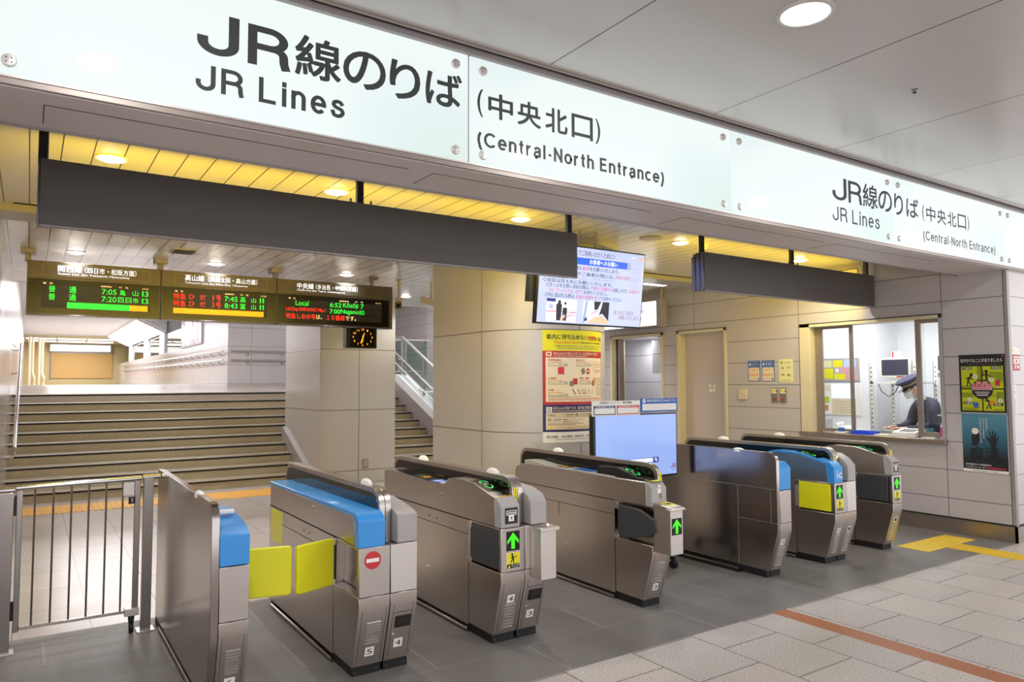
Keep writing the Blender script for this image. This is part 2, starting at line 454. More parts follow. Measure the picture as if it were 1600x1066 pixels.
STROKES = {
 'J': (.46, [[(.46, 1)]+_arc(.23, .26, .23, .26, 0, -175)+[(0, .30)]]),
 'R': (.56, [[(0, 0), (0, 1)], [(-.05, 1), (.30, 1)]+_arc(.30, .74, .24, .26, 90, -90)+[(-.05, .48)], [(.28, .48)]+_arc(.36, .30, .18, .18, 80, 0, 6)+[(.55, .10), (.57, 0)]]),
 'L': (.46, [[(0, 0), (0, 1)], [(-.05, 0), (.50, 0)]]),
 'i': (0.0, [[(0, 0), (0, .70)], [(0, .93), (0, 1)]]),
 'n': (.36, [[(0, 0), (0, .70)], _arc(.18, .48, .18, .24, 165, 0)+[(.36, 0)]]),
 'h': (.36, [[(0, 0), (0, 1)], _arc(.18, .48, .18, .24, 165, 0)+[(.36, 0)]]),
 'e': (.42, [[(.0, .37), (.42, .37)], _arc(.21, .36, .21, .36, 0, 318, 22)]),
 's': (.37, [_smooth([(.36, .55), (.29, .68), (.18, .72), (.06, .67), (.03, .54), (.10, .44), (.20, .39), (.32, .33), (.37, .19), (.30, .05), (.18, 0), (.05, .04), (0, .18)])]),
 'C': (.60, [_arc(.34, .5, .34, .5, 42, 318, 24)]),
 'c': (.38, [_arc(.21, .36, .21, .36, 45, 315, 20)]),
 't': (.24, [[(.10, .93), (.10, .14)]+_arc(.22, .14, .12, .14, 180, 275, 6), [(-.04, .70), (.25, .70)]]),
 'r': (.24, [[(0, 0), (0, .70)], [(0, .40)]+_arc(.22, .44, .20, .27, 160, 85, 6)]),
 'a': (.40, [_smooth([(.03, .54), (.10, .68), (.20, .72), (.31, .68), (.36, .56), (.36, .12), (.39, .02), (.43, .0)]), _smooth([(.36, .42), (.20, .39), (.05, .32), (0, .18), (.06, .03), (.17, 0), (.30, .06), (.36, .22)])]),
 'l': (0.0, [[(0, 0), (0, 1)]]),
 '-': (.20, [[(0, .34), (.20, .34)]]),
 'N': (.46, [[(0, 0), (0, 1)], [(.0, .98), (.46, .02)], [(.46, 0), (.46, 1)]]),
 'o': (.42, [_arc(.21, .36, .21, .36, 0, 360, 26)]),
 'E': (.42, [[(0, 0), (0, 1)], [(-.05, 1), (.44, 1)], [(-.05, .52), (.40, .52)], [(-.05, 0), (.45, 0)]]),
 '(': (.12, [_arc(.52, .42, .52, .86, 138, 222, 10)]),
 ')': (.12, [_arc(-.40, .42, .52, .86, 42, -42, 10)]),
}
class Sheet:
    """flat printed matter: rectangles, shapes and lettering laid on a surface"""
    def __init__(s): s.items = []
    def poly(s, pts, mt, layer=1): s.items.append(([tuple(p) for p in pts], [tuple(range(len(pts)))], mt, layer)); return s
    def rect(s, x0, y0, x1, y1, mt, layer=1, nx=1):
        vs = []; fs = []
        for i in range(nx+1):
            x = x0+(x1-x0)*i/nx; vs += [(x, y0), (x, y1)]
        for i in range(nx): fs.append((2*i, 2*i+2, 2*i+3, 2*i+1))
        s.items.append((vs, fs, mt, layer)); return s
    def disc(s, cx, cy, r, mt, layer=1, n=24, ry=None):
        ry = ry or r
        return s.poly([(cx+r*math.cos(2*math.pi*i/n), cy+ry*math.sin(2*math.pi*i/n)) for i in range(n)], mt, layer)
    def arc(s, cx, cy, r0, r1, a0, a1, mt, layer=1, n=16):
        vs = []; fs = []
        for i in range(n+1):
            a = rad(a0+(a1-a0)*i/n); vs += [(cx+r0*math.cos(a), cy+r0*math.sin(a)), (cx+r1*math.cos(a), cy+r1*math.sin(a))]
        for i in range(n): fs.append((2*i, 2*i+1, 2*i+3, 2*i+2))
        s.items.append((vs, fs, mt, layer)); return s
    def line(s, p, q, wd, mt, layer=1):
        d = Vector((q[0]-p[0], q[1]-p[1])); d.normalize(); n = Vector((-d.y, d.x))*wd/2
        return s.poly([(p[0]+n.x, p[1]+n.y), (p[0]-n.x, p[1]-n.y), (q[0]-n.x, q[1]-n.y), (q[0]+n.x, q[1]+n.y)], mt, layer)
    def frame(s, x0, y0, x1, y1, wd, mt, layer=1):
        s.rect(x0, y0, x1, y0+wd, mt, layer); s.rect(x0, y1-wd, x1, y1, mt, layer)
        s.rect(x0, y0+wd, x0+wd, y1-wd, mt, layer); s.rect(x1-wd, y0+wd, x1, y1-wd, mt, layer); return s
    def text(s, t, x0, y0, x1, y1, mt, layer=2, bold=0.0, fit='box', res=3):
        g, fs, asp = glyphs(t, bold, res)
        if fit == 'h':
            wd = min(asp*(y1-y0), x1-x0); x1 = x0+wd
        elif fit == 'c':
            wd = min(asp*(y1-y0), x1-x0); c = (x0+x1)/2; x0, x1 = c-wd/2, c+wd/2
        if bold:                                    # heavier strokes: the outline laid down again around itself
            d = bold*(y1-y0)*0.62; x0, x1, y0, y1 = x0+d, x1-d, y0+d, y1-d; n = 8 if res > 3 else 4
            sh = [(d*math.cos(2*math.pi*(k+.5)/n), d*math.sin(2*math.pi*(k+.5)/n)) for k in range(n)]
        else: sh = [(0, 0)]
        for dx, dy in sh: s.items.append(([(x0+dx+a*(x1-x0), y0+dy+b*(y1-y0)) for a, b in g], fs, mt, layer))
        return s
    def grotesk(s, t, x0, z0, x1, z1, mt, layer=1, wt=0.13, gap=0.17):
        """plain sans lettering drawn from strokes; z0 baseline, z1 cap height"""
        adv = 0; place = []
        for ch in t:
            if ch == ' ': adv += 0.34; continue
            wd, strokes = STROKES[ch]; place.append((adv+wt/2, strokes)); adv += wd+wt+gap*(.75 if ch in 'tr-' else 1)
        tot = adv-gap; H_ = z1-z0; k = (x1-x0)/tot
        for ox, strokes in place:
            for pl in strokes:
                pts = [Vector((q[0], wt/2+q[1]*(1-wt) if 0 <= q[1] <= 1 else q[1])) for q in pl]
                pts = [q for i, q in enumerate(pts) if i == 0 or (q-pts[i-1]).length > 1e-4]
                L_, R_ = [], []
                for i, q in enumerate(pts):
                    d0 = (q-pts[i-1]).normalized() if i else None; d1 = (pts[i+1]-q).normalized() if i < len(pts)-1 else None
                    if d0 is None: d0 = d1
                    if d1 is None: d1 = d0
                    tn = (d0+d1).normalized(); n = Vector((-tn.y, tn.x)); m = wt/2/max(.4, n.dot(Vector((-d1.y, d1.x))))
                    e = Vector((0, 0))
                    if i == 0: e = -d1*(wt/2 if abs(d1.y) > .9 else 0)
                    if i == len(pts)-1: e = d0*(wt/2 if abs(d0.y) > .9 else 0)
                    L_.append(q+e+n*m); R_.append(q+e-n*m)
                vs = []; fs = []
                for a, c in zip(L_, R_): vs += [(x0+(ox+a.x)*k, z0+a.y*H_), (x0+(ox+c.x)*k, z0+c.y*H_)]
                for i in range(len(pts)-1): fs.append((2*i, 2*i+1, 2*i+3, 2*i+2))
                s.items.append((vs, fs, mt, layer))
        return s
    def vtext(s, t, cx, ytop, size, mt, layer=2, bold=0.0, pitch=1.12):
        for i, ch in enumerate(t):
            y = ytop-size*pitch*i
            if ch in '　 ': continue
            s.text(ch, cx-size/2, y-size, cx+size/2, y, mt, layer, bold)
        return s
    def build(s, name, mapf, parent=None, eps=0.0007, local=False):
        mb = MB()
        for i, (vs, fs, mt, layer) in enumerate(s.items):      # every piece a hair above the one before it
            mb.add([mapf(a, b, layer*eps+(i % 24)*1.4e-5) for a, b in vs], fs, mt)
        off = Vector((0, 0, 0)) if (parent is None or local) else Vector(parent['_w'])
        me = bpy.data.meshes.new(name)
        me.from_pydata([tuple(Vector(p)-off) for p in mb.v], [], mb.f)
        for mt in mb.mats: me.materials.append(mt)
        for p, k in zip(me.polygons, mb.m): p.material_index = k
        o = bpy.data.objects.new(name, me); COL.objects.link(o)
        if parent is not None: o.parent = parent; o['_w'] = parent['_w']
        else: o['_w'] = (0.0, 0.0, 0.0)
        return o
def on(origin, u, v, n):
    o, u, v, n = Vector(origin), Vector(u).normalized(), Vector(v).normalized(), Vector(n).normalized()
    return lambda a, b, h: o + u*a + v*b + n*h
def front(y): return on((0, y, 0), (1, 0, 0), (0, 0, 1), (0, -1, 0))           # x, z on a face towards -Y
def westface(x): return on((x, 0, 0), (0, -1, 0), (0, 0, 1), (-1, 0, 0))        # (-y), z on a face towards -X
def area(name, loc, size, power, color=(1, 0.98, 0.97), parent=None, shape='DISK', rot=(0, 0, 0), size_y=None, spread=None):
    l = bpy.data.lights.new(name, 'AREA'); l.shape = shape; l.size = size; l.energy = power; l.color = color
    if size_y: l.size_y = size_y
    if spread: l.spread = spread
    o = bpy.data.objects.new(name, l); COL.objects.link(o); o.rotation_euler = rot
    if parent: o.parent = parent; o.location = Vector(loc)-Vector(parent['_w'])
    else: o.location = loc
    return o

# ================================================================== THE SETTING
XL, XR = -0.235, 8.66
# floors
b = MB(); b.quad([(-9, -10, 0), (4.60, -10, 0), (4.60, 3.46, 0), (-9, 3.46, 0)], 'lightfloor'); b.quad([(4.765, -10, 0), (16, -10, 0), (16, 3.46, 0), (4.765, 3.46, 0)], 'lightfloor')
b.quad([(4.60, -10, 0), (4.765, -10, 0), (4.765, 3.46, 0), (4.60, 3.46, 0)], 'brownstone')
struct(b, 'hall_floor', smooth=False, uvf=lambda c: (c.y-2.91, c.x-3.74 + (0.535 if c.x > 4.7 else 0)))
b = MB(); b.quad([(XL, 3.46, 0), (XR, 3.46, 0), (XR, 5.93, 0), (XL, 5.93, 0)], 'darkfloor')
struct(b, 'gate_floor', smooth=False, uvf=lambda c: ((c.x-2.73)/2+0.325, c.y-3.46))
b = MB(); b.quad([(XL, 5.93, 0), (12, 5.93, 0), (12, 12.6, 0), (XL, 12.6, 0)], 'innerfloor')
struct(b, 'inner_floor', smooth=False, uvf=lambda c: (c.y-5.93, c.x-0.42))
b = MB(); b.prism([(15.60, 1.30), (15.60, 1.53), (20.2, 1.68), (48.2, 1.68), (48.2, 1.30)], XL, 12, 'upperfloor')
struct(b, 'upper_floor', smooth=False)

# staircase
b = MB()
H, T, Y0 = 0.153, 0.345, 12.5
for k in range(10):
    y = Y0+T*k; z0 = H*k; z1 = z0+H
    b.box(XL, y, 0 if k == 0 else z0-0.02, 7.05, y+T+0.05, z1-0.004, 'riser')
    b.box(XL, y-0.022, z1-0.016, 7.05, y+0.06, z1+0.002, 'nosing')
    b.box(XL, y-0.006, z1-0.046, 7.05, y+0.001, z1-0.016, 'black')  # black strip under the nosing, with its shadow line painted in
struct(b, 'floor_staircase', 'wide stone staircase with metal nosings rising behind the ticket gates', 'stairs', smooth=False)

# left wall, mirror-like metal cladding
b = MB(); b.box(XL-0.3, 3.46, 0, XL, 48.3, 4.4, 'leftpanel'); struct(b, 'wall_left', smooth=False)
b = MB(); b.box(-9, 3.46, 0, XL-0.3, 3.7, 3.62, 'frontpanel'); struct(b, 'wall_front_left', smooth=False)

# right wall with its openings
W0, W1 = XR, XR+0.2
b = MB()
for y0, y1, z0, z1 in ((3.50, 4.13, 0, 3.3), (4.13, 5.96, 0, 1.0), (4.13, 5.96, 2.465, 3.3), (5.96, 7.20, 0, 3.3), (7.20, 8.19, 2.51, 3.3), (8.19, 8.50, 0, 3.3),
                       (8.50, 9.79, 2.51, 3.3), (9.79, 15.6, 0, 3.3), (15.6, 20.2, 0, 4.4)):
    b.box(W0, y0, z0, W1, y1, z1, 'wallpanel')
struct(b, 'wall_right', smooth=False)
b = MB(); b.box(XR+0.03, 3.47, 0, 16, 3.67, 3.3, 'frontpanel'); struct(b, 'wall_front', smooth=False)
b = MB(); b.box(XR-0.006, 3.455, 0.17, XR+0.05, 3.49, 2.90, 'graymetal'); struct(b, 'trim_1', smooth=False)
b = MB()
b.box(XR-0.022, 3.448, 0, XR, 7.20, 0.165, 'skirt'); b.box(XR-0.012, 3.46, 0.165, XR, 7.20, 0.180, 'gap')
b.box(XR-0.022, 8.19, 0, XR, 8.50, 0.165, 'skirt')
struct(b, 'baseboard_right', smooth=False)
b = MB(); b.box(XR-0.022, 3.448, 0, 16, 3.47, 0.165, 'skirt'); b.box(XR+0.03, 3.458, 0.165, 16, 3.47, 0.18, 'gap')
struct(b, 'baseboard_front', smooth=False)

# hall ceiling, bead and gap above the sign
b = MB(); b.box(-9, -10, 3.60, 16, 3.42, 3.66, 'hallceil'); struct(b, 'hall_ceiling', smooth=False)
b = MB(); b.tube([(-9, 3.405, 3.603), (16, 3.405, 3.603)], 0.022, 'trim', 12)
b.box(-9, 3.42, 3.62, 16, 3.60, 3.70, 'gap'); struct(b, 'trim_2')
# header that carries the sign
b = MB(); b.box(-9, 3.50, 2.90, 16, 3.95, 3.75, 'soffit'); b.box(-9, 3.455, 2.885, 16, 3.95, 2.90, 'soffit')
b.box(-9, 3.935, 2.876, 16, 3.952, 2.90, 'graymetal')
for x in (0.02, 1.87, 3.9, 5.75): b.box(x, 3.60, 2.8835, x+1.7, 3.604, 2.886, 'gap'); b.box(x, 3.60, 2.8835, x+0.004, 3.86, 2.886, 'gap')
struct(b, 'beam_header', smooth=False)
b = MB(); b.box(-9, 3.432, 2.890, 16, 3.456, 2.922, 'trim'); b.box(-9, 3.426, 2.916, 16, 3.45, 2.924, 'steel_light')
b.box(-9, 3.440, 3.556, 16, 3.47, 3.592, 'graymetal'); struct(b, 'trim_3', smooth=False)

# inner ceilings
b = MB(); b.box(XL, 3.95, 3.20, XR, 7.20, 3.26, 'slat'); struct(b, 'ceiling', smooth=False)
b = MB(); b.box(XL, 7.20, 3.135, XR, 7.62, 3.26, 'greyplastic'); b.box(XL+0.09, 7.17, 3.195, XR, 7.20, 3.205, 'gap'); struct(b, 'beam_ceiling', smooth=False)
b = MB(); b.box(XL, 7.62, 3.20, XR, 12.7, 3.26, 'slat2'); b.box(XL, 12.7, 3.20, XR, 12.8, 4.25, 'officewall'); struct(b, 'ceiling_inner', smooth=False)
b = MB(); b.box(XL, 12.8, 4.22, 12, 48.3, 4.30, 'officewall'); b.box(XL, 44, 4.02, 4.39, 48.3, 4.22, 'beigewall')
b.prism([(3.35, 4.22), (4.39, 3.72), (4.39, 4.22)], 30.6, 44, 'officewall', 'y'); struct(b, 'ceiling_corridor', smooth=False)

# walls round the stair head and corridor
b = MB(); b.box(4.39, 20.2, 1.5, 12, 20.4, 4.25, 'corrpanel'); struct(b, 'wall_back', smooth=False)
b = MB(); b.box(4.39, 20.4, 1.5, 4.55, 48.3, 2.90, 'corrpanely'); b.box(4.39, 20.4, 2.90, 4.55, 27.2, 3.9, 'corrpanely')
for y in (31.2, 36.0, 42.0): b.box(4.40, y, 2.90, 4.54, y+1.3, 4.22, 'officewall')
struct(b, 'wall_corridor', smooth=False)
b = MB(); b.box(4.46, 27.2, 2.90, 4.48, 46, 4.22, 'glasspane'); struct(b, 'window_1', smooth=False)
b = MB(); b.box(7.5, 20.4, 1.4, 7.6, 48.3, 4.25, 'crtgrey'); struct(b, 'wall_far_side', smooth=False)
b = MB(); b.box(XL, 48.2, 1.5, 12, 48.4, 4.25, 'beigewall'); struct(b, 'wall_far', smooth=False)
b = MB(); b.box(XR+0.2, 15.6, 1.4, 12, 15.7, 4.4, 'corrpanel'); struct(b, 'wall_stair', smooth=False)

# square pillar
PX0, PX1, PY0, PY1 = 4.035, 5.395, 11.8, 13.75
b = MB(); b.box(PX0, PY0, 0, PX1, PY1, 3.2, 'pillarpanel'); struct(b, 'pillar', 'square cream panelled pillar between the two flights of stairs', 'pillar', bevel=0.01)
b = MB(); b.prism([(12.45, 0), (12.45, 0.30), (13.75, 0.90), (13.75, 0)], PX0-0.05, PX0, 'graymetal'); struct(b, 'trim_4', smooth=False)

# round-nosed column
CX, CY, CR = 4.78, 6.63, 0.745
def colprof(r, n=30):
    o = [(CX-r, 7.75)]
    for i in range(n+1):
        a = rad(-90+180*i/n); o.append((CX+r*math.sin(a), CY-r*math.cos(a)))
    o.append((CX+r, 7.75)); return o
b = MB()
zs = [0.0, 0.13, 1.186, 2.246, 3.2]
for z0, z1 in zip(zs[:-1], zs[1:]): b.prism(colprof(CR), z0+0.005, z1-0.005, 'columnpanel', 'z')
b.prism(colprof(CR-0.006), 0, 3.2, 'trim', 'z')
b.box(CX-CR-0.0012, CY-0.006, 0.13, CX-CR+0.01, CY+0.006, 3.2, 'trim'); b.box(CX-0.006, CY-CR-0.0012, 0.13, CX+0.006, CY-CR+0.01, 3.2, 'trim')
struct(b, 'column', 'round-nosed panelled column with the notice poster on it', 'column')
b = MB(); b.ringprism(colprof(0.905), colprof(0.885), 3.135, 3.20, 'greyplastic', 'z'); struct(b, 'trim_5')

# right stair parapet
b = MB(); b.prism([(12.35, 0), (12.35, 0.42), (15.5, 1.80), (17.0, 1.95), (17.0, 0)], 7.05, 7.25, 'graymetal')
b.prism([(12.35, 0.44), (12.35, 0.62), (15.25, 1.88), (17.0, 1.95), (17.0, 1.80), (15.5, 1.78)], 7.04, 7.26, 'officewall')
b.box(7.25, 13.0, 0, 8.66, 15.6, 1.50, 'officewall'); b.box(XR-0.3, 12.9, 1.5, XR, 15.6, 4.2, 'corrpanely')
struct(b, 'wall_parapet', smooth=False)

# tactile strips
b = MB()
def tact(b, x0, y0, x1, y1, mt, dots=True, along='x'):
    b.box(x0, y0, 0.0, x1, y1, 0.004, mt)
    if dots:
        nx = int(round((x1-x0)/0.06)); ny = int(round((y1-y0)/0.06))
        for i in range(nx):
            for j in range(ny):
                b.lathe((x0+(i+.5)*(x1-x0)/nx, y0+(j+.5)*(y1-y0)/ny, 0.004), [(0.019, 0), (0.012, 0.005)], mt, 8)
    elif along == 'y':
        n = 4
        for i in range(n): b.box(x0+(i+.3)*(x1-x0)/n, y0+0.01, 0.004, x0+(i+.7)*(x1-x0)/n, y1-0.01, 0.009, mt)
    else:
        n = int((x1-x0)/0.075)
        for i in range(n): b.box(x0+(i+.3)*(x1-x0)/n, y0+0.02, 0.004, x0+(i+.7)*(x1-x0)/n, y1-0.02, 0.009, mt)
tact(b, 7.49, 3.785, 8.475, 4.10, 'tactile')
o = b.build('tactile_paving', smooth=False); tag(o, 'yellow dotted tactile paving slab on dark floor beside the right wall', 'tactile paving')
b = MB(); tact(b, 7.85, 3.12, 8.14, 3.780, 'tactile', False, 'y'); tact(b, 7.85, 2.2, 8.14, 3.10, 'tactile', False, 'y'); tact(b, 7.85, 1.2, 8.14, 2.18, 'tactile', False, 'y')
o = b.build('tactile_guide_strip', smooth=False); tag(o, 'yellow ribbed tactile guide strip crossing onto the pale granite floor', 'tactile paving')
b = MB(); tact(b, XL+0.1, 11.34, 4.3, 12.06, 'tactile2', False, 'x')
o = b.build('tactile_warning_strip', smooth=False); tag(o, 'orange tactile warning strip at the foot of the stairs', 'tactile paving')

# ticket office room behind the window
b = MB()
b.box(W1, 3.67, 0, 11.3, 3.72, 2.9, 'officewall'); b.box(11.25, 3.67, 0, 11.3, 6.25, 2.9, 'officewall'); b.box(10.6, 6.03, 0, 11.3, 6.25, 2.9, 'officewall')
b.box(10.55, 6.05, 0, 10.6, 8.7, 2.9, 'officewall'); b.box(W1, 8.2, 0, 10.6, 8.25, 2.9, 'officewall'); b.box(W1-0.02, 5.98, 0, W1, 7.15, 2.9, 'officewall')
struct(b, 'wall_office', smooth=False)
b = MB(); b.box(W1, 3.67, 2.85, 11.3, 8.3, 2.9, 'officewall'); struct(b, 'ceiling_office', smooth=False)
b = MB(); b.box(W1, 3.67, 0.0, 11.3, 8.3, 0.02, 'greyplastic'); struct(b, 'floor_office', smooth=False)
area('office_light', (9.75, 5.6, 2.80), 1.4, P_OFFICE, (0.96, 0.97, 1.0), None, 'RECTANGLE', (0, 0, 0), 2.6)

# window of the ticket office
WY0, WY1, WZ0, WZ1 = 4.13, 5.96, 1.035, 2.465
win = thing('window_2', (XR, 5.0, 1.03), 'metal framed sliding ticket office window in the right wall', 'window', None, 'structure')
b = MB()
b.box(XR-0.02, WY1-0.15, WZ0, XR+0.22, WY1, WZ1, 'cream'); b.box(XR-0.02, WY0, WZ0, XR+0.22, WY0+0.035, WZ1, 'greyplastic')
b.box(XR-0.02, WY0, WZ1-0.045, XR+0.22, WY1, WZ1, 'cream'); b.box(XR-0.026, WY0, WZ1-0.006, XR, WY1, WZ1+0.004, 'gap')
b.build('frame', win, 0.003)
b = MB()
def sash(b, y0, y1, x, z0=1.045, z1=2.42, w=0.045):
    b.box(x, y0, z0, x+0.03, y0+w, z1, 'trim'); b.box(x, y1-w, z0, x+0.03, y1, z1, 'trim')
    b.box(x, y0+w, z0, x+0.03, y1-w, z0+w, 'trim'); b.box(x, y0+w, z1-w*0.7, x+0.03, y1-w, z1, 'trim')
sash(b, 5.28, 5.75, XR+0.10); b.box(XR+0.11, 5.32, 1.08, XR+0.116, 5.71, 2.39, 'glasspane'); b.box(XR+0.10, 5.75, WZ0, XR+0.13, 5.82, 2.43, 'trim')
b.build('sash', win, 0.002)
b = MB(); sash(b, 4.14, 4.47, XR+0.06, w=0.06); b.box(XR+0.07, 4.19, 1.08, XR+0.076, 4.42, 2.39, 'glasspane')
b.build('sash', win, 0.002)
b = MB(); b.box(XR+0.14, 4.40, WZ0, XR+0.146, 5.30, 2.42, 'glasspane'); b.build('glass_pane', win, smooth=False)
b = MB(); b.box(XR-0.06, WY0-0.02, 0.985, XR+0.42, WY1+0.02, 1.035, 'skirt'); b.build('sill', win, 0.004)

# staff door
d = thing('door_1', (XR, 7.7, 0), 'flush beige staff door with cream frame in the right wall', 'door', None, 'structure')
b = MB()
b.box(XR-0.02, 7.20, 0, XR+0.17, 7.245, 2.51, 'cream'); b.box(XR-0.02, 8.145, 0, XR+0.17, 8.19, 2.51, 'cream'); b.box(XR-0.02, 7.20, 2.465, XR+0.17, 8.19, 2.51, 'cream')
b.box(XR-0.026, 7.20, 2.508, XR, 8.19, 2.516, 'gap'); b.build('frame', d, 0.003)
b = MB(); b.box(XR+0.13, 7.245, 0.01, XR+0.17, 8.145, 2.465, 'doorleaf'); b.build('leaf', d, 0.002)
b = MB(); b.box(XR+0.10, 7.29, 1.075, XR+0.13, 7.36, 1.10, 'steel'); b.build('handle', d, 0.003)
s = Sheet(); s.rect(-7.66, 1.545, -7.545, 1.665, 'pvcwhite', 1); s.rect(-7.63, 1.645, -7.575, 1.655, 'inkblack', 2); s.rect(-7.64, 1.612, -7.565, 1.622, 'inkgrey', 3); s.rect(-7.635, 1.597, -7.57, 1.606, 'inkgrey', 3); s.rect(-7.60, 1.555, -7.56, 1.562, 'inkgrey', 3)
s.build('notice', westface(XR+0.13), d)
# open lobby doorway further in
d = thing('door_2', (XR, 9.1, 0), 'open doorway with cream frame leading to a pale grey lobby', 'doorway', None, 'structure')
b = MB()
b.box(XR-0.02, 8.50, 0, XR+0.2, 8.545, 2.51, 'cream'); b.box(XR-0.02, 9.745, 0, XR+0.3, 9.79, 2.51, 'cream'); b.box(XR-0.02, 8.50, 2.465, XR+0.2, 9.79, 2.51, 'cream')
b.box(XR-0.026, 8.50, 2.508, XR, 9.79, 2.516, 'gap'); b.build('frame', d, 0.003)
b = MB()
b.box(9.6, 8.3, 0, 9.65, 11.5, 2.6, 'corrpanel'); b.box(XR+0.2, 8.38, 0, 9.65, 8.42, 2.6, 'corrpanel'); b.box(XR+0.2, 11.0, 0, 9.65, 11.05, 2.6, 'officewall'); b.box(XR+0.2, 8.4, 2.5, 9.65, 11.0, 2.55, 'officewall')
b.box(XR+0.2, 9.79, 0, XR+0.22, 11, 2.5, 'officewall'); b.box(9.30, 8.42, 1.85, 9.6, 9.4, 2.45, 'corrpanel')
b.build('lobby_lining', d, smooth=False)
b = MB(); b.box(XR+0.05, 9.62, 0, XR+0.16, 9.66, 2.46, 'trim'); b.box(XR+0.05, 9.68, 0, XR+0.16, 9.70, 2.46, 'gap'); b.build('door_track', d, smooth=False)
area('lobby_light', (9.25, 9.6, 2.45), 0.4, 6.0, (0.95, 0.96, 1.0))
# small white notice seen inside the doorway
s = Sheet(); s.rect(0, 0, 0.30, 0.16, 'pvcwhite', 0); s.rect(0.08, 0.085, 0.26, 0.105, 'inkred', 1)
b = MB(); b.box(9.585, 8.75, 1.39, 9.60, 9.10, 1.58, 'pvcwhite'); b.box(9.583, 8.80, 1.50, 9.586, 9.02, 1.525, 'inkred')
tag(b.build('notice_board', None, smooth=False), 'small white notice with a red line on the lobby wall behind the doorway', 'notice')

# ================================================================== BACKLIT SIGN
bounds = [(-2.40, -0.196), (-0.184, 2.019), (2.032, 4.245), (4.257, 6.444), (6.456, 8.655), (8.667, 10.87)]
PZ0, PZ1, PYF = 2.925, 3.552, 3.462
slabels = [None, 'backlit white glass sign panel with the largest black rail-line lettering',
           'backlit white glass sign panel reading Central-North Entrance in large letters',
           'backlit white glass sign panel, mostly blank, small lettering only at its right end',
           'backlit white glass sign panel reading Central-North Entrance in small letters',
           'blank backlit white glass sign panel past the wall corner, at the far right']
def sgn(s, t, x0, x1, z0, z1, bold, mt='ink'): s.text(t, x0, z0, x1, z1, mt, 1, bold, 'box', 5)
for i, (x0, x1) in enumerate(bounds):
    if i == 0: continue
    t = thing('sign_panel', ((x0+x1)/2, PYF, PZ0), slabels[i], 'sign', 'backlit fascia sign panels')
    b = MB(); b.box(x0, PYF, PZ0, x1, PYF+0.012, PZ1, 'signglass'); b.build('glass', t, smooth=False)
    b = MB(); b.box(x0-0.003, PYF+0.012, PZ0, x1+0.003, PYF+0.038, PZ1+0.004, 'graymetal'); b.build('backing', t, smooth=False)
    for bx in (x0+0.083, x1-0.083):
        for bz in (2.992, 3.482):
            b = MB(); b.lathe((bx, PYF, bz), [(0.027, 0.0), (0.027, -0.010), (0.023, -0.016), (0.0, -0.017)], 'steel_light', 20, 'y')
            for k in range(4):
                a = rad(45+90*k); b.lathe((bx+0.013*math.cos(a), PYF-0.0175, bz+0.013*math.sin(a)), [(0.003, 0.0), (0.0, -0.0004)], 'gap', 6, 'y')
            b.build('standoff_bolt', t)
    s = Sheet(); e = Sheet()
    if i == 1:
        for ch, a, c, z0, z1, bd in (('線', 1.040, 1.275, 3.208, 3.421, .034), ('の', 1.285, 1.519, 3.215, 3.415, .036), ('り', 1.540, 1.720, 3.208, 3.418, .036), ('ば', 1.751, 1.979, 3.222, 3.419, .036)):
            sgn(s, ch, a, c, z0, z1, bd)
        e.grotesk('JR Lines', .592, 3.036, 1.296, 3.158, 'ink', 1, .155)
        s.grotesk('J', .594, 3.212, .778, 3.411, 'ink', 1, .16); s.grotesk('R', .817, 3.211, 1.012, 3.405, 'ink', 1, .16)
    elif i == 2:
        sgn(s, '(', 2.079, 2.118, 3.213, 3.377, .015); sgn(s, ')', 2.955, 2.994, 3.213, 3.377, .015)
        for k, ch in enumerate('中央北口'): sgn(s, ch, 2.152+.203*k, 2.152+.203*k+.172, 3.222, 3.374, .036)
        e.grotesk('(Central-North Entrance)', 2.079, 3.044, 3.559, 3.131, 'ink', 1, .165, .13)
    elif i == 3:
        for ch, a, c, z0, z1, bd in (('線', 5.972, 6.206, 3.210, 3.422, .022), ('の', 6.216, 6.441, 3.211, 3.402, .024)):
            sgn(s, ch, a, c, z0, z1, bd, 'inkblue')
        s.grotesk('J', 5.522, 3.218, 5.729, 3.413, 'inkblue', 1, .13); s.grotesk('R', 5.753, 3.218, 5.954, 3.409, 'inkblue', 1, .13); e.grotesk('JR Lines', 5.517, 3.040, 6.226, 3.160, 'inkblue', 1, .125)
    elif i == 4:
        sgn(s, 'り', 6.477, 6.627, 3.207, 3.404, .024, 'inkblue'); sgn(s, 'ば', 6.683, 6.900, 3.214, 3.398, .024, 'inkblue')
        sgn(s, '(', 6.967, 7.006, 3.207, 3.368, .006, 'inkblue'); sgn(s, ')', 7.845, 7.884, 3.207, 3.368, .006, 'inkblue')
        for k, ch in enumerate('中央北口'): sgn(s, ch, 7.040+.203*k, 7.040+.203*k+.172, 3.218, 3.364, .022, 'inkblue')
        e.grotesk('(Central-North Entrance)', 6.972, 3.030, 8.438, 3.118, 'inkblue', 1, .14, .13)
    if s.items: s.build('japanese_lettering', front(PYF), t)
    if e.items: e.build('english_lettering', front(PYF), t)

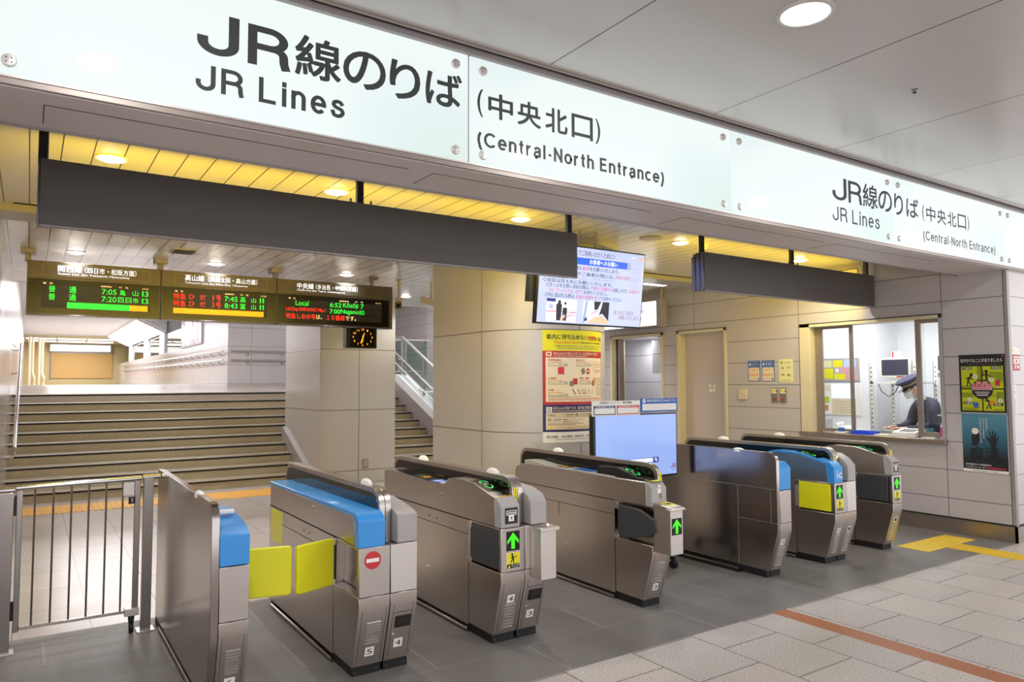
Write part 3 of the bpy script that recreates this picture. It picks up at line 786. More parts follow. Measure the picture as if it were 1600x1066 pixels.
# ================================================================== DOWNLIGHTS AND CEILING FITTINGS
def downlight(x, y, z, r, power, label, group, glow='lamp', core=0.93):
    t = thing('downlight', (x, y, z), label, 'ceiling light', group)
    b = MB(); b.lathe((x, y, z), [(r*1.18, 0.0), (r*1.18, -0.006), (r*1.02, -0.008), (r, 0.0)], 'ringwhite', 32); b.build('trim_ring', t)
    b = MB(); b.lathe((x, y, z-0.002), [(r, -0.003), (r*0.8, 0.0), (0.0, 0.001)], 'reflector', 28); b.build('reflector', t)
    b = MB(); b.sphere((x, y, z-0.003), r*core, r*core, -0.022, glow, 20, 5, 0.0); b.build('bulb', t)
    area('downlight_lamp', (x, y, z-0.045), r*1.5, power, (0.95, 0.97, 1.0) if z < 3.5 else (1.0, 0.985, 0.975), t, spread=rad(180) if z > 3.5 else rad(150) if y < 7 else rad(120))
for x in (0.28, 3.285, 6.27, 9.27):
    for y in (2.18, -1.2):
        seen = (y > 0 and x in (3.285, 6.27))
        downlight(x, y, 3.60, 0.122, P_HALL, 'large round recessed downlight in the hall ceiling above the sign' if x == 3.285 and y > 0 else ('round recessed hall ceiling downlight at the right picture edge' if x == 6.27 and y > 0 else 'round recessed downlight of the hall ceiling out of view'), 'hall ceiling downlights', 'lamp', 0.58)
nm1 = ['first', 'second', 'third', 'fourth', 'fifth']
for k, x in enumerate((0.417, 1.963, 3.71, 5.797, 7.897)):
    downlight(x, 5.41, 3.20, 0.085, P_ROW1, '%s lit downlight from the left in the yellow-lit ceiling row behind the sign' % nm1[k], 'downlights above the gates')
for k, x in enumerate((0.41, 1.91, 3.61, 5.39, 7.4)):
    downlight(x, 9.52, 3.20, 0.085, P_ROW2, '%s lit downlight from the left in the row above the departure boards' % nm1[k], 'downlights above the departure boards')
downlight(5.39, 11.38, 3.20, 0.085, P_ROW2*0.35, 'lit ceiling downlight between the square pillar and the round column, by the cameras', 'downlights at the stair foot')
downlight(1.91, 11.6, 3.20, 0.085, P_ROW2, 'ceiling downlight above the stair foot hidden behind the departure boards', 'downlights at the stair foot')
# fluorescent batten on the inner ceiling
t = thing('batten_light', (7.74, 7.79, 3.2), 'white strip light on the ceiling behind the yellow beam, right of the hanging screen', 'ceiling light')
b = MB(); b.box(7.45, 7.72, 3.165, 8.0, 7.86, 3.20, 'white'); b.build('housing', t, 0.004)
b = MB(); b.box(7.47, 7.735, 3.155, 7.98, 7.845, 3.166, 'tube'); b.build('diffuser', t, smooth=False)
# sprinklers, detectors, hatch, vent
t = thing('sprinkler', (4.757, 2.383, 3.60), 'small dark sprinkler head in the hall ceiling panel', 'sprinkler')
b = MB(); b.lathe((4.757, 2.383, 3.6), [(0.020, 0), (0.020, -0.003), (0.009, -0.004), (0.008, -0.016), (0.013, -0.018), (0.0, -0.02)], 'trim', 14); b.build('rosette', t)
b = MB(); b.lathe((4.757, 2.383, 3.6), [(0.012, -0.02), (0.012, -0.023), (0.0, -0.024)], 'gap', 10); b.build('deflector', t)
t = thing('smoke_detector', (6.14, 5.41, 3.20), 'small round smoke detector on the yellow-lit ceiling right of a sign rod', 'smoke detector')
b = MB(); b.lathe((6.14, 5.41, 3.2), [(0.058, 0), (0.058, -0.012), (0.045, -0.035), (0.0, -0.04)], 'white', 20); b.build('dome', t)
b = MB()
for k in range(8): b.box(6.14+0.05*math.cos(k*.785)-.004, 5.41+0.05*math.sin(k*.785)-.004, 3.172, 6.14+0.05*math.cos(k*.785)+.004, 5.41+0.05*math.sin(k*.785)+.004, 3.18, 'gap')
b.build('grille', t, smooth=False)
t = thing('ceiling_disc', (5.355, 5.40, 3.20), 'round flat disc fitting on the slatted ceiling above the hanging screen', 'ceiling fitting')
b = MB(); b.lathe((5.355, 5.40, 3.2), [(0.125, 0), (0.125, -0.01), (0.11, -0.016), (0.0, -0.016)], 'greyplastic', 28); b.build('disc', t)
t = thing('air_vent', (1.41, 8.79, 3.2), 'rectangular slotted air vent in the inner ceiling above the departure boards', 'vent')
b = MB(); b.box(1.29, 8.63, 3.188, 1.54, 8.96, 3.20, 'cream'); b.build('frame', t, 0.003)
b = MB()
for k in range(9): b.box(1.31+k*0.0245, 8.66, 3.184, 1.325+k*0.0245, 8.93, 3.189, 'gap')
b.build('slots', t, smooth=False)

# ================================================================== HANGING SIGNS (dark towards the hall, lit yellow towards the platforms)
def dark_sign(x0, x1, rods, label):
    y0, y1, z0, z1 = 4.87, 5.03, 2.612, 2.992
    t = thing('hanging_sign', ((x0+x1)/2, 4.95, z0), label, 'hanging sign', 'dark hanging signs over the gates')
    b = MB(); b.prism(rrect(x0+0.012, z0, x1, z1, 0.004), y0, y0+0.012, 'darksign', 'y'); b.build('front_face', t, smooth=False)
    b = MB(); b.box(x0+0.008, y0+0.012, z0+0.006, x1-0.002, y1-0.014, z1-0.004, 'signedge'); b.box(x0+0.02, y0-0.004, z0-0.012, x1, y0+0.03, z0, 'graymetal'); b.build('case', t, 0.003)
    b = MB()
    for ya, yb in ((y0+0.002, y0+0.045), (y0+0.056, y0+0.104), (y0+0.115, y1-0.002)): b.box(x0, ya, z0-0.005, x0+0.012, yb, z1-(0.03 if ya > y0+.1 else 0.0), 'signedge')
    b.build('end_cap', t, 0.004)
    b = MB(); b.box(x0+0.03, y1-0.014, z0+0.03, x1-0.03, y1-0.002, z1-0.03, 'yellowglow'); b.build('lit_face', t, smooth=False)
    for rx in rods:
        b = MB(); b.box(rx-0.02, 4.93, z1-0.02, rx+0.025, 4.965, 3.20, 'blackplastic'); b.box(rx+0.025, 4.935, z1-0.02, rx+0.031, 4.96, 3.20, 'graymetal'); b.build('hanger_rod', t, smooth=False)
    for rx in rods[1:2]:
        for dx in (-0.07, 0.085):
            b = MB(); b.lathe((rx+dx, 4.93, z1), [(0.012, 0), (0.012, 0.012), (0.007, 0.02), (0.007, 0.04), (0.0, 0.042)], 'signedge', 10); b.build('bolt', t)
dark_sign(0.012, 3.935, (0.03, 1.967, 3.90), 'long dark grey hanging sign board over the left gates')
dark_sign(5.540, 8.590, (5.60, 7.065, 8.55), 'shorter dark grey hanging sign board with a bluish end, over the right gates')

# ================================================================== DEPARTURE BOARDS
BY, BZ0, BZ1 = 9.50, 2.480, 3.070
bb = [(-0.046, 1.286), (1.292, 2.655), (2.661, 4.262)]
blab = ['black LED departure board with green rows only, leftmost of the three', 'black LED departure board with two red express rows over an orange bar, the middle one',
        'black LED departure board with a red message line, rightmost of the three above the clock']
def ledrow(s, items, z0, z1):
    for t, x0, x1, mt in items: s.text(t, x0, z0, x1, z1, mt, 3)
for i, (x0, x1) in enumerate(bb):
    t = thing('departure_board', ((x0+x1)/2, BY, BZ0), blab[i], 'departure board', 'departure boards over the stairs')
    xe = x1 if i < 2 else 4.292
    b = MB(); b.box(x0, BY, BZ0, xe, BY+0.16, BZ1, 'boardcase'); b.box(x0, BY-0.006, BZ0-0.012, xe, BY+0.165, BZ0, 'signedge'); b.build('case', t, 0.004)
    xr = x1 if i < 2 else 4.245
    b = MB(); b.box(x0+0.01, BY-0.004, BZ0+0.012, xr-0.01, BY, BZ0+0.392, 'ledblack'); b.build('display_window', t, smooth=False)
    s = Sheet(); s.rect(x0+0.14, 2.910, xr-0.12, 3.042, 'boardcase', 1); s.frame(x0+0.14, 2.910, xr-0.12, 3.042, 0.004, 'trim', 2)
    jt, jb, et, eb = 3.030, 2.963, 2.951, 2.922
    if i == 0:
        s.text('関西線', .239, jb-.004, .473, jt+.004, 'ledwhite', 3, .008); s.text('（四日市・松阪方面）', .500, jb, 1.022, jt, 'ledwhite', 3); s.text('Kansai Line (for Yokkaichi, Matsusaka)', .243, eb, .948, et, 'ledwhite', 3)
    elif i == 1:
        s.text('高山線', 1.553, jb-.004, 1.772, jt+.004, 'ledwhite', 3, .008); s.text('（美濃太田・高山方面）', 1.816, jb, 2.410, jt, 'ledwhite', 3); s.text('Takayama Line (for Mino-Ōta, Takayama)', 1.553, eb, 2.291, et, 'ledwhite', 3)
    else:
        s.text('中央線', 2.922, jb-.004, 3.146, jt+.004, 'ledwhite', 3, .008); s.text('（多治見・中津川方面）', 3.176, jb, 3.765, jt, 'ledwhite', 3); s.text('Chūō Line (for Tajimi, Nakatsugawa)', 2.922, eb, 3.584, et, 'ledwhite', 3)
    s.build('line_name_panel', front(BY-0.002), t)
    s = Sheet(); a = x0+0.14; c = xr-0.12; wd = c-a
    s.text('種　別', a+0.01, 2.813, a+0.10, 2.833, 'ledcream', 2); s.text('発車時刻', a+wd*.53, 2.813, a+wd*.63, 2.833, 'ledcream', 2); s.text('行　先', a+wd*.70, 2.813, a+wd*.79, 2.833, 'ledcream', 2); s.text('のりば', a+wd*.93, 2.813, a+wd*.99, 2.833, 'ledcream', 2)
    rows = [(2.727, 2.800), (2.641, 2.714), (2.555, 2.626)]
    for z0, z1 in rows: s.rect(a, z0-0.004, c, z1+0.004, 'ledslot', 1)
    r0, r1, r2 = rows
    G, R_L, C_L = 'ledgreen', 'ledred', 'ledcream'
    def put(t, xa, xb, row, mt, dz0=.006, dz1=.006): s.text(t, xa, row[0]+dz0, xb, row[1]-dz1, mt, 3)
    if i == 0:
        for row, tm in ((r0, '7:05'), (r1, '7:20')):
            put('普', .159, .222, row, G, 0, 0); put('通', .353, .421, row, G, 0, 0); put(tm, .673, .822, row, G)
            for ch, xa in ((('亀', .855), ('山', .987)) if row is r0 else (('四', .838), ('日', .917), ('市', .992))): put(ch, xa, xa+.060, row, G)
            put('1', 1.088, 1.103, row, G); put('3', 1.116, 1.156, row, G)
        s.rect(.337, r2[0], .963, r2[1]-.006, G, 2); s.rect(.963, r2[0], 1.151, r2[1]-.006, 'ledorange', 2)
    elif i == 1:
        for row, no, tm, d0 in ((r0, '1', '7:45', '高'), (r1, '3', '8:43', '富')):
            put('特', 1.429, 1.494, row, R_L, 0, 0); put('急', 1.500, 1.565, row, R_L, 0, 0); put('ひ', 1.601, 1.664, row, R_L); put('だ', 1.727, 1.794, row, R_L)
            put(no, 1.868 if no == '3' else 1.874, 1.892 if no == '3' else 1.887, row, R_L); put('号', 1.915, 1.971, row, R_L, 0, 0); put(tm, 2.016, 2.170, row, G); put(d0, 2.203, 2.268, row, G, 0, 0); put('山', 2.338, 2.396, row, G); put('1', 2.444, 2.459, row, G); put('1', 2.480, 2.495, row, G)
        s.rect(1.429, r2[0], 2.494, r2[1]-.006, 'ledorange', 2)
    else:
        put('Local', 2.905, 3.079, r0, G, .006, 0); put('6:52', 3.373, 3.531, r0, G); put('Kōzōji', 3.556, 3.776, r0, G, -.006, 0); put('7', 3.810, 3.856, r0, G)
        put('Ltd.Exp.SHINANO No.1', 2.783, 3.308, r1, R_L); put('7:00', 3.370, 3.516, r1, G); put('Nagano', 3.526, 3.784, r1, G, -.006, 0); put('1', 3.797, 3.811, r1, G); put('0', 3.824, 3.865, r1, G)
        put('特急しなの号', 2.781, 3.172, r2, R_L, 0, 0); put('は、', 3.184, 3.264, r2, C_L); put('１０番線', 3.330, 3.582, r2, R_L, 0, 0); put('です。', 3.592, 3.744, r2, C_L)
    s.build('led_text', front(BY-0.004), t)
for k, x in enumerate((-0.04, 1.29, 2.66, 4.0)):
    t = bpy.data.objects['departure_board'] if k == 0 else bpy.data.objects['departure_board.%03d' % max(1, min(k, 2))]
    b = MB(); b.box(x-0.03, 9.56, 3.06, x+0.03, 9.62, 3.20, 'graymetal'); b.box(x-0.07, 9.50, 3.145, x+0.07, 9.68, 3.20, 'trim'); b.build('hanger', t, 0.003)
# clock under the boards
t = thing('station_clock', (3.82, 9.5, 2.19), 'square black clock with orange numerals hanging below the departure boards', 'clock')
b = MB(); b.box(3.60, 9.47, 2.185, 4.045, 9.60, 2.470, 'blackplastic'); b.build('case', t, 0.006)
s = Sheet(); cx, cz = 3.835, 2.335; s.rect(3.66, 2.205, 4.00, 2.462, 'ledblack', 1)
for k in range(12):
    a = rad(90-30*k); n = '12' if k == 0 else str(k); r = 0.125
    px, pz = cx+r*1.1*math.cos(a), cz+r*.86*math.sin(a); hw = 0.010 if len(n) == 1 else 0.018
    s.text(n, px-hw, pz-0.014, px+hw, pz+0.014, 'ledorange', 2, .02)
s.line((cx+0.025, cz+0.06), (cx-0.03, cz-0.085), 0.012, 'ledorange', 3); s.line((cx+.01, cz+.03), (cx-.012, cz-.075), 0.018, 'ledorange', 3)
s.build('dial', front(9.47), t)
b = MB(); b.box(3.80, 9.50, 2.465, 3.86, 9.56, 2.485, 'blackplastic'); b.build('hanger', t, smooth=False)

# security cameras
def camera(x, y, zb, yaw_, label):
    t = thing('security_camera', (x, y, 3.2), label, 'security camera', 'security cameras by the pillar')
    b = MB(); b.lathe((x, y, 3.2), [(0.05, 0), (0.05, -0.008), (0.02, -0.012), (0.018, zb+0.10-3.2)], 'camtan', 14); b.build('pole', t)
    c, s_ = math.cos(yaw_), math.sin(yaw_)
    def P(u, v, h): return (x+u*c-v*s_, y+u*s_+v*c, zb+h-0.30*u)
    b = MB(); vs = [P(u, v, h) for u in (-0.16, 0.16) for v in (-0.05, 0.05) for h in (-0.05, 0.05)]
    b.add(vs, [(0,1,3,2), (4,6,7,5), (0,4,5,1), (2,3,7,6), (0,2,6,4), (1,5,7,3)], 'camtan'); b.build('housing', t, 0.006)
    b = MB(); vs = [P(u, v, h) for u in (0.155, 0.20) for v in (-0.047, 0.047) for h in (-0.046, 0.046)]
    b.add(vs, [(0,1,3,2), (4,6,7,5), (0,4,5,1), (2,3,7,6), (0,2,6,4), (1,5,7,3)], 'blackplastic')
    b.tube([P(0.20, 0, 0), P(0.206, 0, 0)], 0.03, 'blackgloss', 14); b.build('lens', t, 0.003)
    b = MB(); b.box(x-0.02, y-0.02, zb+0.045, x+0.02, y+0.02, zb+0.11, 'camtan'); b.build('bracket', t, 0.003)
camera(4.45, 9.62, 2.86, rad(-118), 'boxy security camera facing the hall, hung close beside the square pillar')
camera(4.98, 9.62, 2.90, rad(-38), 'pale security camera pointing to the right, hung left of the round column')

# ================================================================== HANGING SCREEN
tilt = rad(7.0)
t = thing('hanging_screen', (3.895, 5.45, 2.248), 'large ceiling-hung screen showing a white and blue passenger notice', 'screen', rot=(tilt, 0, 0))
TW, TH = 1.332, 0.765
b = MB(); b.box(0, 0, 0, TW, 0.055, TH, 'blackplastic'); b.build('case', t, 0.006, local=True)
b = MB(); b.box(0.014, -0.002, 0.018, TW-0.014, 0.0, TH-0.014, 'screenwhite'); b.build('display', t, smooth=False, local=True)
b = MB(); b.box(-0.06, 0.04, 0.20, 0.0, 0.11, 0.62, 'blackplastic'); b.box(0.45, 0.055, 0.15, 0.90, 0.12, 0.60, 'blackplastic'); b.build('mount', t, 0.004, local=True)
b = MB()
for x in (0.56, 0.80): b.tube([(x, 0.12, 0.40), (x, 0.12+0.40*math.tan(tilt)*1.2, 0.95)], 0.022, 'graymetal', 12)
b.build('hanger_rod', t, local=True)
s = Sheet()
s.text('＜安心してご利用いただくために＞', .30, .672, 1.02-.10, .726, 'scr_ink', 2, .01)
s.rect(.014, .588, 1.14, .655, 'scr_blue', 1); s.rect(1.09, .588, 1.14, .655, 'scr_grey', 2); s.text('お客様へのお願い', .60, .600, .96, .648, 'scr_white', 2, .012)
s.rect(1.14, .597, TW-.02, .600, 'scr_grey', 1)
s.grotesk('JR', 1.225, .690, 1.285, .722, 'scr_orange', 2, .2); s.rect(1.145, .703, 1.19, .716, 'scr_pale', 2)
rows_ = [(.535, .575, [('○マスクの', .06, .50, 'scr_ink'), ('着用', .51, .60, 'scr_red'), ('をお願いいたします。', .61, .98, 'scr_ink')]),
         (.480, .518, [('○駅ご利用の際やご乗車の際には、', .06, .93, 'scr_ink'), ('手指の消毒', .94, 1.13, 'scr_red'), ('にご協力ください。', 1.135, 1.30, 'scr_grey')]),
         (.447, .468, [('駅に設置している消毒液をご利用ください', .45, .96, 'scr_grey')]),
         (.398, .436, [('○会話は控えめにお願いいたします。', .06, .91, 'scr_ink')]),
         (.352, .392, [('○きっぷをお買い求めの際は、', .10, .62, 'scr_ink'), ('代表の1名様のみ', .63, .92, 'scr_red'), ('お越しいただき、', .925, 1.12, 'scr_ink'), ('お連れの', 1.14, 1.28, 'scr_red')]),
         (.306, .346, [('方は「きっぷうりば」の外で', .13, .54, 'scr_red'), ('お待ちください。', .55, .85, 'scr_ink')]),
         (.258, .298, [('○列に並ばれる際は、', .09, .45, 'scr_ink'), ('前後の間隔を空け', .46, .76, 'scr_red'), ('てお待ちください。', .765, 1.05, 'scr_ink')])]
for z0, z1, parts in rows_:
    for tx, xa, xb, mt in parts: s.text(tx, xa, z0, xb, z1, mt, 2, .012)
s.text('皆さまのご協力を', .955, .130, 1.22, .172, 'scr_crimson', 2, .0); s.text('お願いいたします。', 1.02, .082, 1.30, .124, 'scr_crimson', 2, .0)
# queue photograph
s.rect(.115, .03, .475, .245, 'scr_pale', 1); s.rect(.115, .215, .22, .245, 'scr_navy', 2); s.rect(.115, .12, .475, .128, 'scr_red', 2); s.rect(.30, .09, .475, .094, 'scr_red', 2)
s.rect(.30, .128, .475, .235, 'scr_white', 2); s.rect(.14, .15, .19, .19, 'scr_grey', 2)
for px, sc_, in ((.265, 1.0), (.335, .8)):
    s.disc(px, .215-.05*(1-sc_), .018*sc_, 'scr_dark', 4); s.poly([(px-.028*sc_, .04), (px-.036*sc_, .17*sc_+.02), (px-.015, .195*sc_+.01), (px+.015, .195*sc_+.01), (px+.034*sc_, .17*sc_+.02), (px+.026*sc_, .04)], 'scr_dark', 3)
s.poly([(.28, .055), (.33, .10), (.345, .085), (.30, .045)], 'scr_tan', 4); s.line((.30, .035), (.44, .12), .005, 'scr_red', 4)
# hand photograph
s.rect(.555, .03, .885, .245, 'scr_pale', 1); s.poly([(.80, .245), (.885, .245), (.885, .06), (.80, .13), (.76, .11), (.79, .20)], 'scr_dark', 3); s.poly([(.69, .245), (.78, .245), (.74, .17), (.70, .16)], 'scr_dark', 3)
s.poly([(.60, .03), (.70, .09), (.80, .11), (.885, .06), (.885, .03)], 'scr_tan', 2); s.poly([(.555, .03), (.585, .03), (.61, .245), (.585, .245)], 'scr_grey', 3); s.line((.66, .12), (.75, .16), .006, 'scr_red', 4); s.poly([(.57, .06), (.60, .09), (.615, .06), (.595, .045)], 'scr_navy', 4)
s.build('notice_image', on((0, -0.002, 0), (1, 0, 0), (0, 0, 1), (0, -1, 0)), t, local=True)

# ================================================================== ROLLING SCREEN between the gates
RX0, RX1, RY, RZ0, RZ1 = 4.206, 5.258, 5.0, 0.80, 1.405
t = thing('rolling_screen', (4.73, 5.0, 0), 'pale blue information screen on a wheeled stand between two gates', 'screen')
b = MB(); b.box(RX0, RY, RZ0, RX1, RY+0.06, RZ1, 'blackplastic'); b.build('case', t, 0.005)
b = MB(); b.box(RX0+0.025, RY-0.002, RZ0+0.02, RX1-0.012, RY, RZ1-0.012, 'screenblue'); b.build('display', t, smooth=False)
s = Sheet(); s.rect(4.50, .985, 4.935, .989, 'scr_navy', 1); s.rect(4.50, .945, 4.935, .949, 'scr_navy', 1); s.rect(4.55, .949, 4.93, .985, 'scr_pale', 1); s.rect(4.935, .942, 5.005, .992, 'scr_navy', 2)
s.arc(4.967, .972, .009, .014, 0, 360, 'scr_white', 3, 20); s.line((4.976, .962), (4.988, .951), .005, 'scr_white', 3)
g2 = Sheet(); g2.grotesk('JR', 5.165, .874, 5.235, .918, 'scr_crimson', 2, .15); g2.rect(5.185, .856, 5.225, .860, 'scr_crimson', 2); g2.build('logo', front(RY-0.002), t)
for x, z, w_, h_ in ((4.32, 1.10, .2, .12), (4.50, .98, .22, .06), (4.75, 1.12, .2, .1)): s.rect(x, z, x+w_, z+0.001, 'scr_grey', 1)
s.build('search_page', front(RY-0.002), t)
b = MB(); b.box(RX0-0.02, RY-0.012, RZ1-0.01, 4.765, RY-0.004, 1.530, 'pvcwhite'); b.box(4.775, RY-0.012, RZ1+0.015, RX1+0.002, RY-0.004, 1.545, 'paperblue'); b.build('banner', t, smooth=False)
s = Sheet(); s.text('JR東海ホームページ　運行情報', 4.27, 1.500, 4.66, 1.524, 'inkblack', 2, .012)
s.rect(4.20, 1.405, 4.46, 1.487, 'papernavy', 1); s.rect(4.21, 1.413, 4.45, 1.466, 'pvcwhite', 2); s.text('在来線運行状況', 4.22, 1.469, 4.44, 1.484, 'pvcwhite', 2, .01)
s.rect(4.475, 1.405, 4.755, 1.487, 'inkred', 1); s.rect(4.485, 1.413, 4.745, 1.466, 'pvcwhite', 2); s.text('新幹線運行状況', 4.50, 1.469, 4.73, 1.484, 'pvcwhite', 2, .01)
s.rect(4.795, 1.432, 5.245, 1.495, 'pvcwhite', 1); s.rect(4.80, 1.505, 4.835, 1.540, 'pvcwhite', 1); s.poly([(4.806, 1.525), (4.815, 1.512), (4.832, 1.534), (4.815, 1.521)], 'paperblue', 2); s.text('各線のJR東海公式Twitterはこちら', 4.85, 1.508, 5.235, 1.538, 'pvcwhite', 2, .014)
s.build('banner_print', front(RY-0.012), t)
b = MB(); b.box(4.69, RY+0.05, 0.10, 4.78, RY+0.11, 1.25, 'blackplastic'); b.box(4.50, RY+0.06, 0.95, 4.97, RY+0.09, 1.20, 'blackplastic'); b.build('post', t, 0.004)
b = MB(); b.tube([(4.50, RY+0.25, 0.095), (4.50, 4.80, 0.095)], 0.022, 'black'); b.tube([(4.95, RY+0.25, 0.095), (4.95, 4.80, 0.095)], 0.022, 'black'); b.tube([(4.50, RY+0.08, 0.095), (4.95, RY+0.08, 0.095)], 0.022, 'black'); b.build('base', t)
for x in (4.50, 4.96):
    for y in (4.78, 5.24):
        b = MB(); b.tube([(x-0.02, y, 0.036), (x+0.02, y, 0.036)], 0.036, 'black', 18); b.box(x-0.012, y-0.012, 0.055, x+0.012, y+0.012, 0.10, 'blackplastic'); b.build('castor', t)

# lightbox sign near the far doorway
t = thing('lightbox_sign', (8.40, 8.9, 2.62), 'bright white lightbox sign hung from a post behind the hanging screen', 'sign')
b = MB(); b.box(8.33, 8.30, 2.600, 8.44, 9.62, 3.01, 'graymetal'); b.box(8.32, 8.20, 2.58, 8.45, 8.31, 3.03, 'graymetal'); b.build('case', t, 0.004)
b = MB(); b.box(8.326, 8.32, 2.612, 8.331, 9.60, 3.00, 'lightbox'); b.build('lit_face', t, smooth=False)
s = Sheet(); s.text('設', -8.72, 2.83, -8.58, 2.95, 'ink', 2, .01); s.text('phone', -8.78, 2.70, -8.42, 2.78, 'inkgrey', 2); s.build('lettering', westface(8.326), t)
b = MB(); b.lathe((8.385, 8.255, 2.58), [(0.035, 0), (0.035, 0.6), (0.06, 0.602), (0.06, 0.62)], 'trim', 14); b.build('post', t)

# ================================================================== COLUMN POSTER
def oncol(a, z, h):
    th = a/CR; r = CR+0.0025+h
    return Vector((CX+r*math.sin(th), CY-r*math.cos(th), z))
pa0, pa1 = -32.5*math.pi/180*CR, 29*math.pi/180*CR
PW = pa1-pa0; zt, zb = 2.240, 1.085
def px(u): return pa0+u*PW
def pz(v): return zb+v*(zt-zb)
t = thing('hazard_poster', (CX, CY-CR, zb), 'tall yellow, red and navy hazardous items poster wrapped round the column', 'poster')
s = Sheet()
def R(u0, v0, u1, v1, mt, l=1):
    cuts = [u0]+[k/24 for k in range(25) if u0+1e-4 < k/24 < u1-1e-4]+[u1]      # one common grid so layers follow the same curve
    vs = []
    for u in cuts: vs += [(px(u), pz(v0)), (px(u), pz(v1))]
    s.items.append((vs, [(2*i, 2*i+2, 2*i+3, 2*i+1) for i in range(len(cuts)-1)], mt, l))
def TT(tx, u0, v0, u1, v1, mt, l=4, bold=.0): s.text(tx, px(u0), pz(v0), px(u1), pz(v1), mt, l, bold)
R(0, 0, 1, 1, 'pvcwhite', 0)
R(0, .815, 1, 1, 'paperyellow', 1); R(0, .335, 1, .815, 'paperred', 1); R(0, .095, 1, .335, 'papernavy', 1)
TT('車内に持ち込めない', .05, .915, .66, .965, 'inkblack', 4, .024); TT('危険物', .67, .912, .84, .957, 'inkred', 4, .03); TT('のご案内', .845, .910, .99, .950, 'inkblack', 4, .014)
TT('Hazardous Items', .15, .882, .52, .907, 'inkorange', 4, .02); TT('Information for Passengers', .54, .878, .97, .902, 'inkblack', 4, .012)
TT('危険物の車内への持ち込みは、法令・運送約款により禁止されています', .17, .848, .96, .868, 'inkgrey', 4); R(.2, .834, .92, .839, 'inkgrey', 3)
R(.045, .765, .12, .805, 'papercream', 2); s.line((px(.062), pz(.775)), (px(.103), pz(.796)), .010, 'inkred', 4); s.line((px(.062), pz(.796)), (px(.103), pz(.775)), .010, 'inkred', 4)
TT('持ち込みが禁止されている危険物の代表例', .14, .778, .87, .803, 'papercream', 4, .012); R(.14, .766, .64, .770, 'papercream', 3)
R(.04, .36, .985, .755, 'papercream', 2)
for u, v, tx in ((.07, .722, '可燃性液体'), (.46, .722, '高圧ガス'), (.07, .560, '火薬類'), (.51, .560, '毒物・劇物'), (.07, .455, '刃物')):
    TT(tx, u, v, u+.035*len(tx), v+.02, 'inkred', 4, .016); R(u, v-.014, u+.20, v-.009, 'inkorange', 3); TT('ガソリン・灯油・軽油', u, v-.034, u+.26, v-.020, 'inkblack', 4); R(u, v-.044, u+.27, v-.040, 'inkgrey', 3)
R(.20, .605, .285, .665, 'inkred', 3); R(.225, .665, .285, .671, 'inkred', 3); R(.205, .660, .225, .668, 'inkblack', 3)
s.disc(px(.575), pz(.633), .028, 'inkgrey', 3, ry=.034); s.disc(px(.665), pz(.633), .028, 'inkred', 3, ry=.034); R(.64, .628, .69, .640, 'papercream', 4)
R(.78, .615, .975, .725, 'paperpink', 3); R(.787, .620, .968, .720, 'papercream', 4); s.poly([(px(.80), pz(.672)), (px(.84), pz(.672)), (px(.82), pz(.700))], 'paperyellow', 5); TT('絶対に持ち込', .85, .690, .96, .706, 'inkred', 5); TT('まないで！', .85, .668, .95, .684, 'inkred', 5); R(.81, .640, .95, .645, 'inkred', 5); R(.81, .630, .93, .634, 'inkred', 5)
R(.36, .50, .42, .545, 'inkgrey', 4); R(.41, .515, .48, .565, 'paperred', 4); R(.415, .565, .475, .570, 'inkorange', 4)
R(.75, .50, .785, .540, 'paperred', 4); R(.755, .540, .775, .552, 'inkblack', 4); R(.775, .525, .82, .575, 'inkorange', 4)
for v0, v1 in ((.505, .575), (.415, .490)):
    R(.845, v0, .975, v1, 'inkgrey', 3); R(.852, v0+.005, .968, v1-.005, 'papercream', 4)
    for k in range(4): R(.872, v0+.016+k*.012, .950, v0+.020+k*.012, 'inkgrey', 5)
for k, u in enumerate((.40, .48, .55, .60, .67, .75)):
    s.line((px(u), pz(.475)), (px(u+.05-.012*k), pz(.425)), .008-.0008*k, 'inkblack', 4)
s.arc(px(.60), pz(.432), .007, .012, 0, 360, 'inkred', 4)
R(.07, .385, .95, .390, 'inkred', 3); TT('身の回り品であっても他のお客様に危害を及ぼすおそれのあるもの', .07, .368, .95, .380, 'inkred', 4); R(.07, .403, .72, .407, 'inkgrey', 3)
R(.045, .270, .12, .315, 'pvcwhite', 2); s.arc(px(.0825), pz(.2925), .012, .019, 0, 360, 'papernavy', 4)
TT('持ち込みは可能ですが、量や数に制限がある日用品の代表例', .135, .290, .98, .318, 'papercream', 4, .012); R(.135, .276, .75, .281, 'papercream', 3)
R(.04, .115, .985, .265, 'papercream', 2); TT('日用品として小売店等で購入できる可燃性液体や高圧ガス', .06, .235, .97, .256, 'inkblack', 4, .008); R(.06, .224, .80, .228, 'inkgrey', 3)
TT('酒類、化粧品類、医薬品、ライター、ペンキ', .06, .196, .56, .212, 'inkblack', 4); TT('カセットボンベ（容器を含めて２キロ）', .06, .177, .50, .191, 'inkblack', 4); R(.06, .165, .58, .169, 'inkgrey', 3); R(.06, .156, .45, .160, 'inkgrey', 3)
for u, h_, mt in ((.70, .06, 'paperolive'), (.77, .04, 'inkgrey'), (.82, .06, 'paperblue'), (.88, .06, 'papernavy'), (.93, .05, 'inkgrey')): R(u-.015, .165, u+.022, .165+h_, mt, 4)
R(.055, .122, .975, .150, 'inkorange', 3); R(.06, .1245, .97, .1475, 'papercream', 4); s.disc(px(.10), pz(.136), .012, 'paperyellow', 5); TT('これらのものは車内で他のお客様の迷惑とならないよう', .14, .130, .80, .142, 'inkgrey', 5)
for k, tx in enumerate(('国土交通省', 'JR北海道', 'JR東日本', 'JR東海', 'JR西日本')): TT(tx, .05+.19*k, .042, .05+.19*k+.15, .066, 'inkblack', 4, .008)
